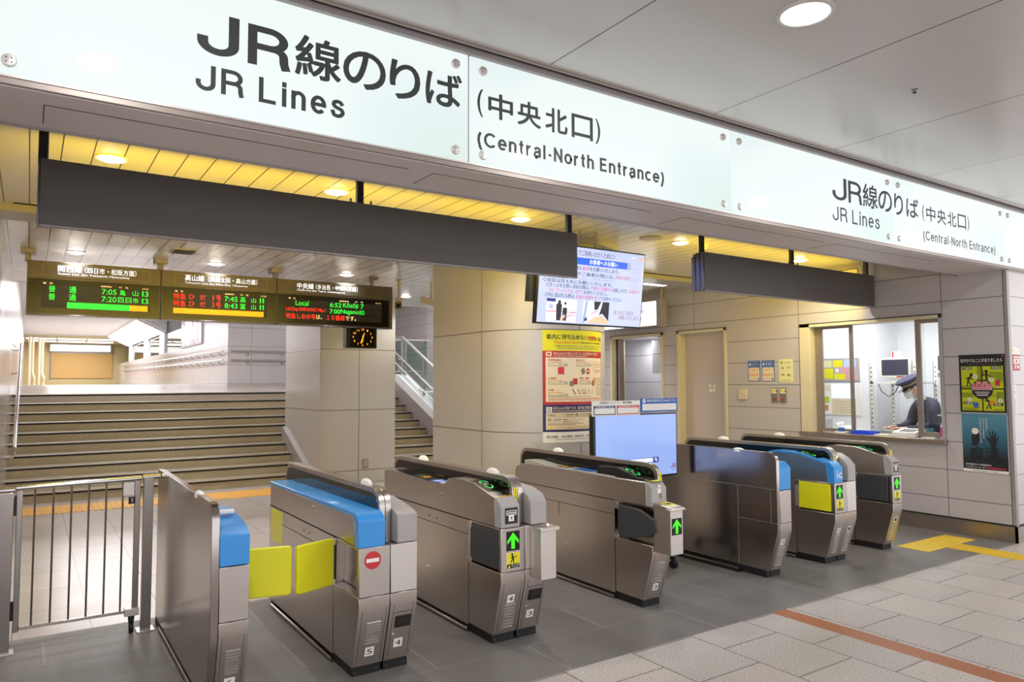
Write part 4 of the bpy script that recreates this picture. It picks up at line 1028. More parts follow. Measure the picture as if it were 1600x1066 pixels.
R(.15, .028, .85, .031, 'inkgrey', 3)
s.build('printed_sheet', oncol, t, eps=0.0008)

# ================================================================== WALL POSTERS, STICKERS AND SWITCHES
def board(name, y0, y1, z0, z1, mt, label, cat, fn=None, group=None, th=0.004, x=XR):
    """y0 > y1: as seen, left edge first"""
    t = thing(name, (x, (y0+y1)/2, z0), label, cat, group)
    b = MB(); b.box(x-th, y1, z0, x, y0, z1, mt); b.build('sheet', t, smooth=False)
    if fn:
        s = Sheet(); fn(s, lambda u: -y0+u*(y0-y1), lambda v: z0+v*(z1-z0)); s.build('print', westface(x-th), t)
    return t
def vis(s, X, Z):
    def R(u0, v0, u1, v1, mt, l=1): s.rect(X(u0), Z(v0), X(u1), Z(v1), mt, l)
    def T(tx, u0, v0, u1, v1, mt, l=4, b=0.0): s.text(tx, X(u0), Z(v0), X(u1), Z(v1), mt, l, b)
    return R, T
def p_vigil(s, X, Z):
    R, T = vis(s, X, Z)
    T('気がかりなことがありましたら', .04, .865, .95, .930, 'pvcwhite', 4, .012); T('If you find something suspicious, please notify', .15, .838, .86, .852, 'inkgrey', 4); T('station staff or security guards', .20, .815, .82, .829, 'inkgrey', 4)
    for u0, v0, u1, v1 in ((.045, .415, .485, .795), (.515, .415, .955, .795), (.045, .03, .485, .395), (.515, .03, .955, .395)): R(u0, v0, u1, v1, 'paperlime', 1)
    R(.07, .74, .28, .785, 'tealdark', 2); T('不審者', .085, .746, .265, .779, 'pvcwhite', 4, .012); R(.70, .74, .92, .785, 'tealdark', 2); T('危険品', .715, .746, .905, .779, 'pvcwhite', 4, .012)
    R(.07, .14, .30, .185, 'tealdark', 2); T('不審物', .085, .146, .285, .179, 'pvcwhite', 4, .012); R(.72, .12, .93, .165, 'tealdark', 2); T('異臭', .76, .126, .89, .159, 'pvcwhite', 4, .012)
    R(.66, .60, .945, .70, 'paperolive', 2); R(.80, .53, .945, .64, 'paperolive', 2); R(.045, .415, .485, .46, 'paperolive', 2); R(.40, .46, .485, .795, 'paperolive', 2); R(.045, .26, .30, .34, 'paperolive', 2); R(.80, .19, .95, .36, 'paperolive', 2)
    def man(cx, cy, k, lean):
        s.disc(X(cx+lean*.05), Z(cy+.10*k), .017*k, 'inkblack', 3)
        s.line((X(cx+lean*.04), Z(cy+.075*k)), (X(cx-lean*.03), Z(cy)), .022*k, 'inkblack', 3)
        for dx in (-.05, .05): s.line((X(cx-lean*.03), Z(cy)), (X(cx+dx*k), Z(cy-.10*k)), .012*k, 'inkblack', 3)
        s.line((X(cx+lean*.02), Z(cy+.05*k)), (X(cx+.09*k), Z(cy+.02*k)), .010*k, 'inkblack', 3); s.line((X(cx+lean*.02), Z(cy+.06*k)), (X(cx-.08*k), Z(cy+.03*k)), .010*k, 'inkblack', 3)
    man(.22, .55, 1.0, 1); man(.60, .60, 1.05, 0); man(.62, .16, 1.0, -1); s.line((X(.52), Z(.62)), (X(.54), Z(.73)), .008, 'inkblack', 3)
    R(.78, .46, .885, .56, 'inkred', 3); s.disc(X(.35), Z(.13), .03, 'paperblue', 3); R(.31, .10, .39, .16, 'paperblue', 3); s.disc(X(.70), Z(.17), .03, 'inkorange', 3, ry=.022)
    for u, v in ((.36, .62), (.70, .56), (.22, .22), (.88, .21)): s.disc(X(u), Z(v), .022, 'pvcwhite', 4); s.line((X(u-.01), Z(v-.018)), (X(u+.012), Z(v+.018)), .006, 'inkblack', 5)
    for k in range(14): s.line((X(.68+.03*(k % 6)), Z(.26+.03*(k//6)+.008*(k % 3))), (X(.70+.03*(k % 6)), Z(.27+.03*(k//6))), .005, 'inkblack', 4)
    s.disc(X(.50), Z(.40), .108, 'tealdark', 5, 32)
    for u in (.43, .57): s.disc(X(u), Z(.525), .026, 'skinpink', 7); s.poly([(X(u-.055), Z(.535)), (X(u+.055), Z(.535)), (X(u+.02), Z(.562)), (X(u-.02), Z(.562))], 'tealdark', 8)
    R(.28, .385, .72, .50, 'paperpink', 6); T('係員まで', .29, .435, .71, .495, 'inkred', 8, .028); T('お知らせください', .30, .392, .70, .425, 'inkred', 8, .012)
    for k in range(3): R(.34+.02*k, .345-.028*k, .66-.02*k, .355-.028*k, 'pvcwhite', 6)
    R(.08, .045, .40, .055, 'inkblack', 4); R(.08, .075, .45, .082, 'inkblack', 4); R(.74, .045, .93, .055, 'inkblack', 4); s.disc(X(.955), Z(.965), .012, 'inkred', 3, ry=.010)
board('safety_poster', 3.964, 3.505, 1.355, 1.988, 'inkblack', 'black and lime poster with stick figures at the top right of the wall', 'poster', p_vigil)
mp = mat('night_print', '#2f6f8c', 0.4)
nt, n_, l_, b_ = nodes(mp)
tc = N(nt, 'ShaderNodeTexCoord'); sp = N(nt, 'ShaderNodeSeparateXYZ'); l_.new(tc.outputs['Object'], sp.inputs[0])
mr = N(nt, 'ShaderNodeMapRange'); mr.inputs['From Min'].default_value = 0.0; mr.inputs['From Max'].default_value = 0.6; l_.new(sp.outputs['Z'], mr.inputs[0])
rp = N(nt, 'ShaderNodeValToRGB'); e_ = rp.color_ramp.elements; e_[0].position = 0.25; e_[0].color = lin('#22282d'); e_[1].position = 0.95; e_[1].color = lin('#5590a8'); k_ = e_.new(0.6); k_.color = lin('#35697f')
l_.new(mr.outputs[0], rp.inputs[0]); l_.new(rp.outputs[0], b_.inputs['Base Color']); M['nightprint'] = mp
def p_night(s, X, Z):
    R, T = vis(s, X, Z)
    R(0, 0, 1, .05, 'pvcwhite', 1); T('愛知県鉄道警察隊・名古屋駅', .22, .015, .78, .032, 'inkblack', 3)
    s.disc(X(.30), Z(.70), .035, 'pvcwhite', 2); s.poly([(X(.22), Z(.45)), (X(.21), Z(.62)), (X(.28), Z(.66)), (X(.40), Z(.67)), (X(.41), Z(.56)), (X(.33), Z(.45))], 'tealdark', 1)
    s.poly([(X(.66), Z(.42)), (X(.60), Z(.53)), (X(.53), Z(.61)), (X(.545), Z(.62)), (X(.63), Z(.58)), (X(.615), Z(.70)), (X(.64), Z(.70)), (X(.665), Z(.60)), (X(.685), Z(.72)), (X(.71), Z(.72)), (X(.705), Z(.60)), (X(.745), Z(.70)), (X(.765), Z(.69)), (X(.745), Z(.58)), (X(.81), Z(.63)), (X(.825), Z(.62)), (X(.77), Z(.52)), (X(.74), Z(.42))], 'tealdark', 1)
    T('痴', .16, .225, .46, .435, 'inkblack', 3, .03); T('漢', .52, .225, .82, .435, 'inkblack', 3, .03)
    T('鉄道施設内での痴漢相談は', .06, .115, .64, .145, 'pvcwhite', 3, .012); T('「ふれあいコール」まで', .06, .070, .52, .100, 'pvcwhite', 3, .012); R(.54, .072, .95, .095, 'inkred', 2)
    s.vtext('あなたの勇気が', X(.56), Z(.93), .018, 'pvcwhite', 3); s.vtext('かならず犯人を捕まえる', X(.49), Z(.93), .018, 'pvcwhite', 3); s.vtext('声をあげて下さい助けを求めて', X(.42), Z(.93), .018, 'pvcwhite', 3)
board('night_poster', 3.957, 3.512, 0.705, 1.340, 'nightprint', 'dark teal poster with a raised hand silhouette, under the lime poster', 'poster', p_night)
def p_blue(title):
    def f(s, X, Z):
        R, T = vis(s, X, Z)
        R(.05, .03, .95, .66, 'papercream', 1); s.disc(X(.15), Z(.82), .016, 'pvcwhite', 2); T(title, .27, .77, .95, .87, 'pvcwhite', 3, .014); R(.1, .93, .9, .945, 'paperpale', 2); R(.12, .70, .85, .712, 'paperpale', 2)
        R(.12, .57, .88, .585, 'inkorange', 2); R(.2, .52, .6, .535, 'inkred', 2)
        for k in range(4): s.disc(X(.18+.2*k), Z(.30), .010, 'inkorange', 2, ry=.018); s.disc(X(.18+.2*k), Z(.14), .007, 'inkgrey', 2)
        R(.80, .08, .90, .14, 'inkblack', 2)
    return f
board('hygiene_poster', 6.820, 6.615, 1.705, 2.000, 'paperblue', 'blue-headed hygiene poster on the wall, nearer the staff door', 'poster', p_blue('咳エチケット'), 'small blue hygiene posters')
board('hygiene_poster', 6.585, 6.375, 1.705, 2.000, 'paperblue', 'blue-headed hand-washing poster beside the pale yellow sheet', 'poster', p_blue('手洗い'), 'small blue hygiene posters')
def p_pale(s, X, Z):
    R, T = vis(s, X, Z)
    s.disc(X(.20), Z(.85), .018, 'paperolive', 2); R(.4, .83, .85, .85, 'inkgrey', 2)
    for u, v in ((.25, .62), (.70, .64), (.28, .33), (.70, .31)):
        for k in range(5): s.line((X(u-.12+.05*k), Z(v-.05)), (X(u-.10+.05*k), Z(v+.04-.01*(k % 3))), .006, 'inkgrey' if u < .5 else 'paperolive', 2)
    s.disc(X(.70), Z(.31), .014, 'trim', 3); R(.2, .07, .8, .085, 'inkgrey', 2)
board('notice_sheet', 6.300, 6.080, 1.690, 2.010, 'paperpale', 'pale yellow notice sheet with small sketches, left of the office window', 'notice', p_pale)
t = thing('wall_switch', (XR, 6.92, 1.445), 'square cream wall box between the staff door and the two call buttons', 'switch box')
b = MB(); b.box(XR-0.03, 6.845, 1.445, XR, 6.985, 1.59, 'cream'); b.build('cover', t, 0.006)
for k, (y0, y1) in enumerate(((6.435, 6.330), (6.300, 6.190))):
    t = thing('call_button', (XR, (y0+y1)/2, 1.41), 'brown call button plate, the one of the pair nearer the %s' % ('staff door' if k == 0 else 'office window'), 'call button', 'call button plates on the wall')
    b = MB(); b.box(XR-0.012, y1, 1.41, XR, y0, 1.615, 'trim'); b.build('plate', t, 0.003)
    s = Sheet(); s.rect(-y0+.01, 1.535, -y1-.012, 1.602, 'paperpale', 1); s.disc(-y1-.014, 1.568, .012, 'inkred', 2); s.rect(-y0+.03, 1.56, -y1-.05, 1.585, 'paperlime', 2); s.build('tag', westface(XR-0.012), t)
    b = MB(); b.lathe((XR-0.012, (y0+y1)/2, 1.455), [(0.018, 0), (0.016, -0.008), (0, -0.010)], 'paperred', 16, 'x'); b.build('button', t)
# stickers on the wall facing the hall
FX = 3.47
def sticker(name, x0, x1, z0, z1, mt, label, fn):
    t = thing(name, ((x0+x1)/2, FX, z0), label, 'sticker')
    b = MB(); b.box(x0, FX-0.003, z0, x1, FX, z1, mt); b.build('sheet', t, smooth=False)
    s = Sheet(); fn(s); s.build('print', front(FX-0.003), t)
sticker('wall_sticker', 8.728, 8.93, 1.982, 2.055, 'pvcwhite', 'small white sticker with a yellow sun mark above the red one, at the wall corner', lambda s: (s.disc(8.762, 2.025, .018, 'paperyellow', 1), s.rect(8.88, 2.005, 8.885, 2.02, 'inkblack', 1)))
sticker('wall_sticker', 8.758, 8.915, 1.808, 1.978, 'inkorange', 'red and white notice sticker at the wall corner', lambda s: (s.rect(8.758, 1.808, 8.915, 1.978, 'inkred', 1), s.rect(8.772, 1.88, 8.90, 1.962, 'pvcwhite', 2), s.rect(8.785, 1.935, 8.885, 1.945, 'inkred', 3), s.disc(8.835, 1.908, .018, 'inkred', 3), s.rect(8.84, 1.83, 8.89, 1.865, 'pvcwhite', 3), s.poly([(8.78, 1.825), (8.80, 1.825), (8.825, 1.87), (8.79, 1.87)], 'pvcwhite', 3)))
sticker('wall_sticker', 8.728, 8.80, 1.32, 1.655, 'pvcwhite', 'tall narrow white sticker low at the wall corner', lambda s: (s.arc(8.764, 1.575, .010, .014, 0, 360, 'inkblack', 1), s.line((8.755, 1.60), (8.775, 1.63), .005, 'inkblack', 1), *[s.rect(8.755, 1.33+.022*k, 8.772, 1.342+.022*k, 'inkgrey', 1) for k in range(9)]))
# access panel on the wall behind the right sign
t = thing('wall_hatch', (XR, 5.25, 2.98), 'framed access hatch high on the right wall behind the hanging sign', 'access hatch')
b = MB(); b.box(XR-0.05, 5.02, 2.95, XR, 5.48, 3.14, 'greyplastic'); b.box(XR-0.052, 5.08, 2.97, XR-0.05, 5.44, 3.12, 'gap'); b.box(XR-0.056, 5.09, 2.98, XR-0.051, 5.43, 3.11, 'cream'); b.build('panel', t, 0.003)
t = thing('pillar_socket', (4.84, 11.8, 0.26), 'small grey socket box low on the square pillar', 'socket')
b = MB(); b.box(4.787, 11.78, 0.255, 4.893, 11.8, 0.41, 'trim'); b.build('plate', t, 0.004)
b = MB(); b.box(4.805, 11.775, 0.28, 4.875, 11.782, 0.385, 'graymetal'); b.build('cover', t, 0.003)

# ================================================================== TICKET GATES
GF, GB, GP = 3.965, 5.80, 4.09          # kink of the front, back end, front of the plinth
ZK, ZC, ZH = 0.407, 0.757, 1.068        # kink height, cover line, top of the upright hood
_sl = Vector((0, GP-0.022-GF, 0.06-ZK)).normalized()   # down the slanted lower front
def slant(x0, yoff=0.0):
    """map for the slanted lower front: a across (world x), b measured down from the kink"""
    nrm = Vector((0, _sl.z, -_sl.y))
    if nrm.y > 0: nrm = -nrm
    return lambda a, b, h: Vector((x0+a, GF+yoff, ZK)) + _sl*b + nrm*h
def hood(root, x0, x1, glass, back_z=ZC, y0=None, y1=5.93, full=False):
    y0 = y0 or 4.05
    pr = rrect(y0, back_z, y1, ZH, 0.11, 7, (0, 0, 1, 1))
    # profile goes y (front small) : corners are bl, br, tr, tl
    b = MB(); b.prism(pr, x0, x1, 'steel_side' if full else 'steel')
    b.build('hood', root, 0.002)
    if glass:
        gi = rrect(y0+0.035, back_z+0.02, y1-0.035, ZH-0.03, 0.085, 7, (0, 0, 1, 1))
        b = MB(); xa, xb = (x0-0.003, x0) if glass < 0 else (x1, x1+0.003)
        b.prism(gi, xa, xb, 'blackgloss'); b.build('hood_glass', root)
def dome(root, x, y):
    b = MB(); b.sphere((x, y, ZH-0.002), 0.026, 0.075, 0.036, 'white', 18, 6, 0.0); b.build('sensor_dome', root)
def body(root, xl, xr, recess=None, side=None):
    """lower cabinet; recess +1/-1 opens the flap pocket towards that x side, side adds the panel seams on that face"""
    b = MB()
    low = [(GP-0.022, 0.06), (GF, ZK), (GF, 0.475), (4.375, 0.475), (4.375, 0.06)]
    b.prism(low, xl, xr, 'steel')
    b.prism([(4.38, 0.045), (4.38, ZC), (GB, ZC), (GB, 0.045)], xl, xr, 'steel')
    b.prism([(GF, 0.478), (GF, ZC), (GF+0.03, ZC), (GF+0.03, 0.478)], xl, xr, 'steel_light' if recess is None else 'steel')
    if recess is None: b.prism([(GF+0.03, 0.478), (GF+0.03, ZC), (4.38, ZC), (4.38, 0.478)], xl, xr, 'steel')
    else:
        a, c = (xl+0.07, xr) if recess < 0 else (xl, xr-0.07)
        b.prism([(GF+0.03, 0.478), (GF+0.03, ZC), (4.38, ZC), (4.38, 0.478)], a, c, 'steel')
        b.box(xl, GF+0.03, ZC-0.012, xr, 4.38, ZC, 'steel')
    b.build('body', root, 0.003)
    b = MB()
    b.box(xl+0.01, GP, 0.0, xr-0.004, 4.37, 0.062, 'black'); b.box(xl+0.012, 4.37, 0, xr-0.012, GB-0.02, 0.05, 'black')
    for x in (xl+0.03, xr-0.03): b.lathe((x, GP, 0.022), [(0.004, 0), (0.0, -0.002)], 'steel_light', 8, 'y')
    b.build('plinth', root, 0.003)
    if side:
        xs = xl if side < 0 else xr; e = 0.0012*side
        b = MB()
        b.tube([(xs+0.006*side, 4.38, 0.018), (xs+0.006*side, GB-0.1, 0.018)], 0.011, 'steel_side', 8)
        b.build('kick_rail', root)
        b = MB()
        x_a, x_b = min(xs, xs+e), max(xs, xs+e)
        b.box(x_a, 4.38, 0.655, x_b, GB-0.02, 0.659, 'gap'); b.box(x_a, 4.376, 0.05, x_b, 4.380, ZC, 'gap'); b.box(x_a, 4.38, ZC-0.002, x_b, GB, ZC+0.002, 'gap')
        for y in (4.96, 4.84): b.tube([(xs, y, 0.70), (xs+e*2, y, 0.70)], 0.005, 'gap', 8)
        b.build('seams', root, smooth=False)
        b = MB(); b.tube([(xs, 4.98, 0.32), (xs+0.006*side, 4.98, 0.32)], 0.014, 'chrome', 14); b.build('lock', root)
        b = MB(); b.tube([(xs, 4.78, 0.885), (xs+0.006*side, 4.78, 0.885)], 0.014, 'chrome', 14); b.build('lock', root)
def slant_panel(root, xl, xr, num, louv=(0.10, 0.30), numb=0.055, latch=False, w_num=0.055):
    m = slant(0)
    s = Sheet(); wdt = xr-xl
    s.rect(xl+0.018, 0.0, xl+0.020, 0.345, 'gap', 1); s.rect(xr-0.020, 0.0, xr-0.018, 0.345, 'gap', 1)
    if latch: s.rect(xl+0.02, 0.052, xr-0.02, 0.055, 'gap', 1)
    s.build('front_seams', root_map(m), root)
    if louv:
        b = MB(); n = 8
        for k in range(n):
            v = louv[0]+(louv[1]-louv[0])*k/(n-1)
            a0, a1 = xl+wdt*.30, xr-wdt*.24
            b.add([m(a0, v, 0.0), m(a1, v, 0.0), m(a1, v+0.011, 0.0), m(a0, v+0.011, 0.0), m(a0, v+0.002, 0.006), m(a1, v+0.002, 0.006), m(a1, v+0.008, 0.006), m(a0, v+0.008, 0.006)],
                  [(0, 1, 5, 4), (1, 2, 6, 5), (2, 3, 7, 6), (3, 0, 4, 7), (4, 5, 6, 7)], 'steel_light')
        b.build('louvre', root, smooth=False)
    if latch:
        b = MB(); a0, a1 = xl+wdt*.24, xr-wdt*.16
        def q(a, v, h): return m(a, v, h)
        b.add([q(a0, .075, 0), q(a1, .075, 0), q(a1, .150, 0), q(a0, .150, 0), q(a0, .075, .008), q(a1, .075, .008), q(a1, .150, .008), q(a0, .150, .008)], [(4, 5, 6, 7), (0, 1, 5, 4), (1, 2, 6, 5), (2, 3, 7, 6), (3, 0, 4, 7)], 'blackplastic')
        b.add([q(a0+.012, .088, .0085), q(a1-.012, .088, .0085), q(a1-.012, .125, .0085), q(a0+.012, .125, .0085)], [(0, 1, 2, 3)], 'ledslot')
        b.build('latch', root, 0.002)
        b = MB(); c = q(xl+wdt*.24, .20, 0); b.tube([c, q(xl+wdt*.24, .20, .005)], 0.012, 'chrome', 14); b.build('lock', root)
    if num:
        s = Sheet(); c = xl+wdt*(.50 if not latch else .46)
        s.rect(c-w_num/2, numb, c+w_num/2, numb+0.058, 'pvcwhite', 2)
        gx = Sheet()
        g, fs, asp = glyphs(num, 0.0)
        s.items.append(([(c-.017+a*.034, numb+.046-bb*.034) for a, bb in g], fs, 'inkblack', 4))
        s.build('number_sticker', m, root)
def root_map(m): return m
def arrow(root, xl, z0, w_=0.104, h_=0.125, y=GF):
    s = Sheet(); s.rect(xl, z0, xl+w_, z0+h_, 'ledblack', 1)
    c = xl+w_/2; t = z0+h_*.93; bt = z0+h_*.10
    s.poly([(c, t), (c+w_*.42, t-w_*.50), (c+w_*.42, t-w_*.70), (c+w_*.13, t-w_*.40), (c+w_*.13, bt), (c-w_*.13, bt), (c-w_*.13, t-w_*.40), (c-w_*.42, t-w_*.70), (c-w_*.42, t-w_*.50)], 'arrowgreen', 2)
    s.build('arrow_display', front(y), root)
def caution(root, xl, z0, w_=0.105, h_=0.105, y=GF):
    s = Sheet(); s.rect(xl, z0, xl+w_, z0+h_, 'pvcwhite', 1); s.rect(xl+.003, z0+h_*.30, xl+w_-.003, z0+h_-.003, 'stickeryellow', 2); s.rect(xl+.003, z0+.003, xl+w_-.003, z0+h_*.30, 'inkblack', 2)
    c = xl+w_*.5; zz = z0+h_*.62
    s.disc(c-.008, zz+.027, .0075, 'inkblack', 3, 14); s.line((c-.006, zz+.019), (c, zz-.006), .014, 'inkblack', 3)
    s.line((c, zz-.004), (c+.004, zz-.03), .008, 'inkblack', 3); s.line((c-.002, zz-.004), (c-.016, zz-.013), .008, 'inkblack', 3); s.line((c-.016, zz-.013), (c-.020, zz-.028), .006, 'inkblack', 3)
    s.line((c-.004, zz+.014), (c+.018, zz+.006), .005, 'inkblack', 3); s.line((c+.018, zz+.006), (c+.028, zz+.016), .005, 'inkblack', 3); s.line((c-.008, zz+.014), (c-.020, zz+.004), .005, 'inkblack', 3)
    s.poly([(xl+.010, z0+.007), (xl+.032, z0+.007), (xl+.021, z0+.027)], 'stickeryellow', 3)
    s.text('駆けこみ危険', xl+.038, z0+.017, xl+w_-.006, z0+.028, 'pvcwhite', 3, .01); s.text('CAUTION', xl+.048, z0+.006, xl+w_-.016, z0+.013, 'pvcwhite', 3)
    s.build('caution_sticker', front(y), root)
def hood_strip(root, xl, xr, z0, z1, y=4.05):
    s = Sheet(); c = (xl+xr)/2; mid = z0+(z1-z0)*.44
    s.rect(xl, z0, xr, mid-.012, 'stickeryellow', 1); s.rect(xl, mid-.012, xr, mid+.012, 'inkblack', 1); s.rect(xl, mid+.012, xr, z1, 'stickeryellow', 1)
    s.poly([(xl+.004, mid-.008), (xr-.004, mid-.008), (c, mid+.009)], 'stickeryellow', 2)
    n = 5; sz = (mid-.012-z0)/n*.8
    s.vtext('扉にご注意', c, mid-.016, min(sz, xr-xl-.008), 'inkblack', 2, .0, 1.22); s.vtext('立ち止まらず', c, z1-.006, min((z1-mid-.012)/6*.8, xr-xl-.008), 'inkblack', 2, .0, 1.22)
    s.build('caution_strip', front(y), root)
READER = [(GF, 0.90), (GF+0.055, 0.950), (4.075, 0.954), (4.33, 1.016), (4.58, 1.022), (4.66, 1.008), (4.73, 0.968), (4.80, 0.955), (5.02, 0.953), (5.37, 0.964), (5.60, 0.975), (5.74, 0.977), (GB, 0.955)]
def topz(prof, y):
    for (a, za), (c, zc) in zip(prof, prof[1:]):
        if a <= y <= c: return za+(zc-za)*(y-a)/(c-a)
    return prof[-1][1]
def ontop(prof, y0, y1, flip=1):
    """map on the cover: a = world x, b = y"""
    return lambda a, b, h: Vector((a, b, topz(prof, b)+h))
def reader_set(root, xl, xr, prof, y0, y1, slot=True):
    """touch plate with its ring, ticket slot, label strips in the dip"""
    s = Sheet()
    def strip(a0, a1, b0, b1, mt, l):
        n = max(1, int((b1-b0)/0.03))
        for k in range(n): s.poly([(a0, b0+(b1-b0)*k/n), (a1, b0+(b1-b0)*k/n), (a1, b0+(b1-b0)*(k+1)/n), (a0, b0+(b1-b0)*(k+1)/n)], mt, l)
    strip(xl+.022, xr-.004, y0, y1, 'blackgloss', 1)
    cx_, cy_ = (xl+xr)/2+.008, (y0+y1)/2; ra, rb = .036, .075
    for a0, a1 in ((20, 165), (200, 345)):
        for k in range(12):
            t0 = rad(a0+(a1-a0)*k/12); t1 = rad(a0+(a1-a0)*(k+1)/12)
            s.poly([(cx_+ra*.80*math.cos(t0), cy_+rb*.84*math.sin(t0)), (cx_+ra*math.cos(t0), cy_+rb*math.sin(t0)), (cx_+ra*math.cos(t1), cy_+rb*math.sin(t1)), (cx_+ra*.80*math.cos(t1), cy_+rb*.84*math.sin(t1))], 'readergreen', 2)
    g, fs, asp = glyphs('IC', .03)
    s.items.append(([(cx_-.014+a*.028, cy_-.012+bb*.03) for a, bb in g], fs, 'pvcwhite', 2))
    s.build('card_reader', ontop(prof, 0, 0), root, eps=0.0012)
    if slot:
        s = Sheet(); s.rect(xl+.012, 4.022, xl+.020, 4.072, 'stickeryellow', 1); s.rect(xr-.020, 4.022, xr-.012, 4.072, 'stickeryellow', 1); s.rect(xl+.040, 4.028, xr-.042, 4.060, 'orangetape', 1)
        s.build('ticket_slot', ontop(prof, 0, 0), root, eps=0.0012)
def dip_labels(root, xl, xr, prof):
    s = Sheet()
    def strip(a0, a1, b0, b1, mt, l=1):
        n = max(1, int((b1-b0)/0.03))
        for k in range(n): s.poly([(a0, b0+(b1-b0)*k/n), (a1, b0+(b1-b0)*k/n), (a1, b0+(b1-b0)*(k+1)/n), (a0, b0+(b1-b0)*(k+1)/n)], mt, l)
    strip(xl+.02, xr-.01, 4.78, 5.02, 'paperblue'); strip(xl+.03, xr-.02, 4.82, 4.87, 'pvcwhite', 2); strip(xl+.03, xr-.03, 4.92, 4.98, 'scr_grey', 2)
    strip(xl+.03, xr-.01, 5.10, 5.22, 'blackplastic'); strip(xl+.045, xr-.03, 5.14, 5.19, 'orangetape', 2); strip(xl+.02, xr-.01, 5.32, 5.60, 'blackgloss')
    s.build('label_strip', ontop(prof, 0, 0), root, eps=0.0012)
def cover(root, xl, xr, prof, mt='steel', front_mt='greyplastic', name='top_cover', zb=ZC+0.004):
    b = MB(); b.prism([(GF+.075, zb), (GF+.075, topz(prof, GF+.075))]+[p for p in prof if p[0] > GF+.075]+[(GB, zb)], xl, xr, mt)
    b.build(name, root, 0.003)
    b = MB(); b.prism([(GF-.003, zb), (GF-.003, prof[0][1])]+[p for p in prof if GF < p[0] < GF+.075]+[(GF+.075, topz(prof, GF+.075)), (GF+.075, zb)], xl-.0015, xr, front_mt)
    b.build('front_cap', root, 0.005)
def ticket_mark(root, xl, xr, z0=.786, z1=.888):
    s = Sheet(); s.rect(xl, z0, xr, z1, 'blackplastic', 1); c = (xl+xr)/2; w_ = xr-xl
    s.frame(xl+w_*.10, z0+.055, xr-w_*.10, z1-.016, .005, 'pvcwhite', 2); s.rect(xl+w_*.18, z0+.066, xr-w_*.18, z0+.073, 'pvcwhite', 2)
    s.rect(c-w_*.22, z0+.016, c+w_*.20, z0+.060, 'pvcwhite', 3); s.poly([(c, z0+.046), (c+.009, z0+.036), (c-.009, z0+.036)], 'inkblack', 4); s.rect(c-.003, z0+.028, c+.003, z0+.037, 'inkblack', 4)
    s.build('ticket_symbol', front(GF-.003), root)
def flap_shut(root, xs, mt, side=-1, z0=.490, z1=.742):
    """flap folded flat into its pocket, with hinge brackets"""
    b = MB(); xa, xb = (xs-.002, xs+.03) if side < 0 else (xs-.03, xs+.002)
    b.box(xa, GF+.045, z0, xb, 4.345, z1, mt); b.build('flap', root, 0.008, seg=3)
    b = MB()
    for za, zb_ in ((.475, .510), (.705, .752)): b.box(xs-.005, 4.335, za, xs+.01, 4.385, zb_, 'chrome')
    b.box(xs-.003, 4.35, .50, xs+.01, 4.378, .72, 'steel_light'); b.build('hinge', root, 0.002)
def flap_open(root, hx, hy, ang, dirx, mt='flapyellow', L=.272, z0=.478, z1=.757):
    u = Vector((dirx*math.cos(ang), -math.sin(ang), 0)); n = Vector((-u.y, u.x, 0))
    b = MB(); vs = []
    for d in (-.014, .014):
        for a, z in rrect(.02, z0, L+.02, z1, .02, 4): vs.append(Vector((hx, hy, 0))+u*a+n*d+Vector((0, 0, z)))
    k = len(vs)//2
    b.add(vs, [tuple(range(k)), tuple(range(2*k-1, k-1, -1))]+[(i, (i+1) % k, k+(i+1) % k, k+i) for i in range(k)], mt)
    b.build('flap', root, 0.007, seg=3)
    for za, zb_ in ((.468, .510), (.715, .757)):
        b = MB(); b.box(hx-.012, hy-.02, za, hx+.012, hy+.03, zb_, 'chrome'); b.build('hinge', root, 0.002)
    b = MB(); b.tube([(hx, hy, .51), (hx, hy, .715)], .007, 'gap', 8); b.build('hinge_pin', root)

# --- closed gate at the far left: mirror side, blue module, its flap across lane five
g = thing('ticket_gate', (0.90, 4.9, 0), 'leftmost ticket gate with a plain mirror-steel side and small blue front, beside the barred gate', 'ticket gate', 'ticket gates')
b = MB(); b.prism([(GP-.022, .05), (GF, ZK), (GF, ZH-.06), (GF+.012, ZH-.02), (GF+.04, ZH+.008), (GF+.085, ZH+.018), (5.80, ZH+.018), (5.80, .05)], .800, .840, 'steel_side')
b.build('hood', g, 0.003)
body(g, .842, .990, recess=1)
slant_panel(g, .842, .990, '6', (.085, .215), .245)
b = MB(); b.box(.798, 4.6, .0, .842, 5.78, .05, 'black'); b.box(.806, GP, 0, .842, 4.6, .05, 'black'); b.build('plinth', g, 0.002)
b = MB(); b.tube([(.80, 4.12, .02), (.80, 5.6, .02)], .011, 'steel_side', 8); b.build('kick_rail', g)
bp = [(GF, .915), (GF+.07, .95), (4.30, .985), (4.42, .995), (4.60, .965), (4.9, .95), (5.5, .97), (GB, .955)]
cover(g, .842, .990, bp, 'blue', 'blue')
b = MB(); b.box(.842, 4.20, .990, .965, 4.245, 1.008, 'white'); b.build('sensor_bar', g, 0.004)
dome(g, .82, 4.40)
flap_open(g, .992, 4.345, .22, 1, L=.300)

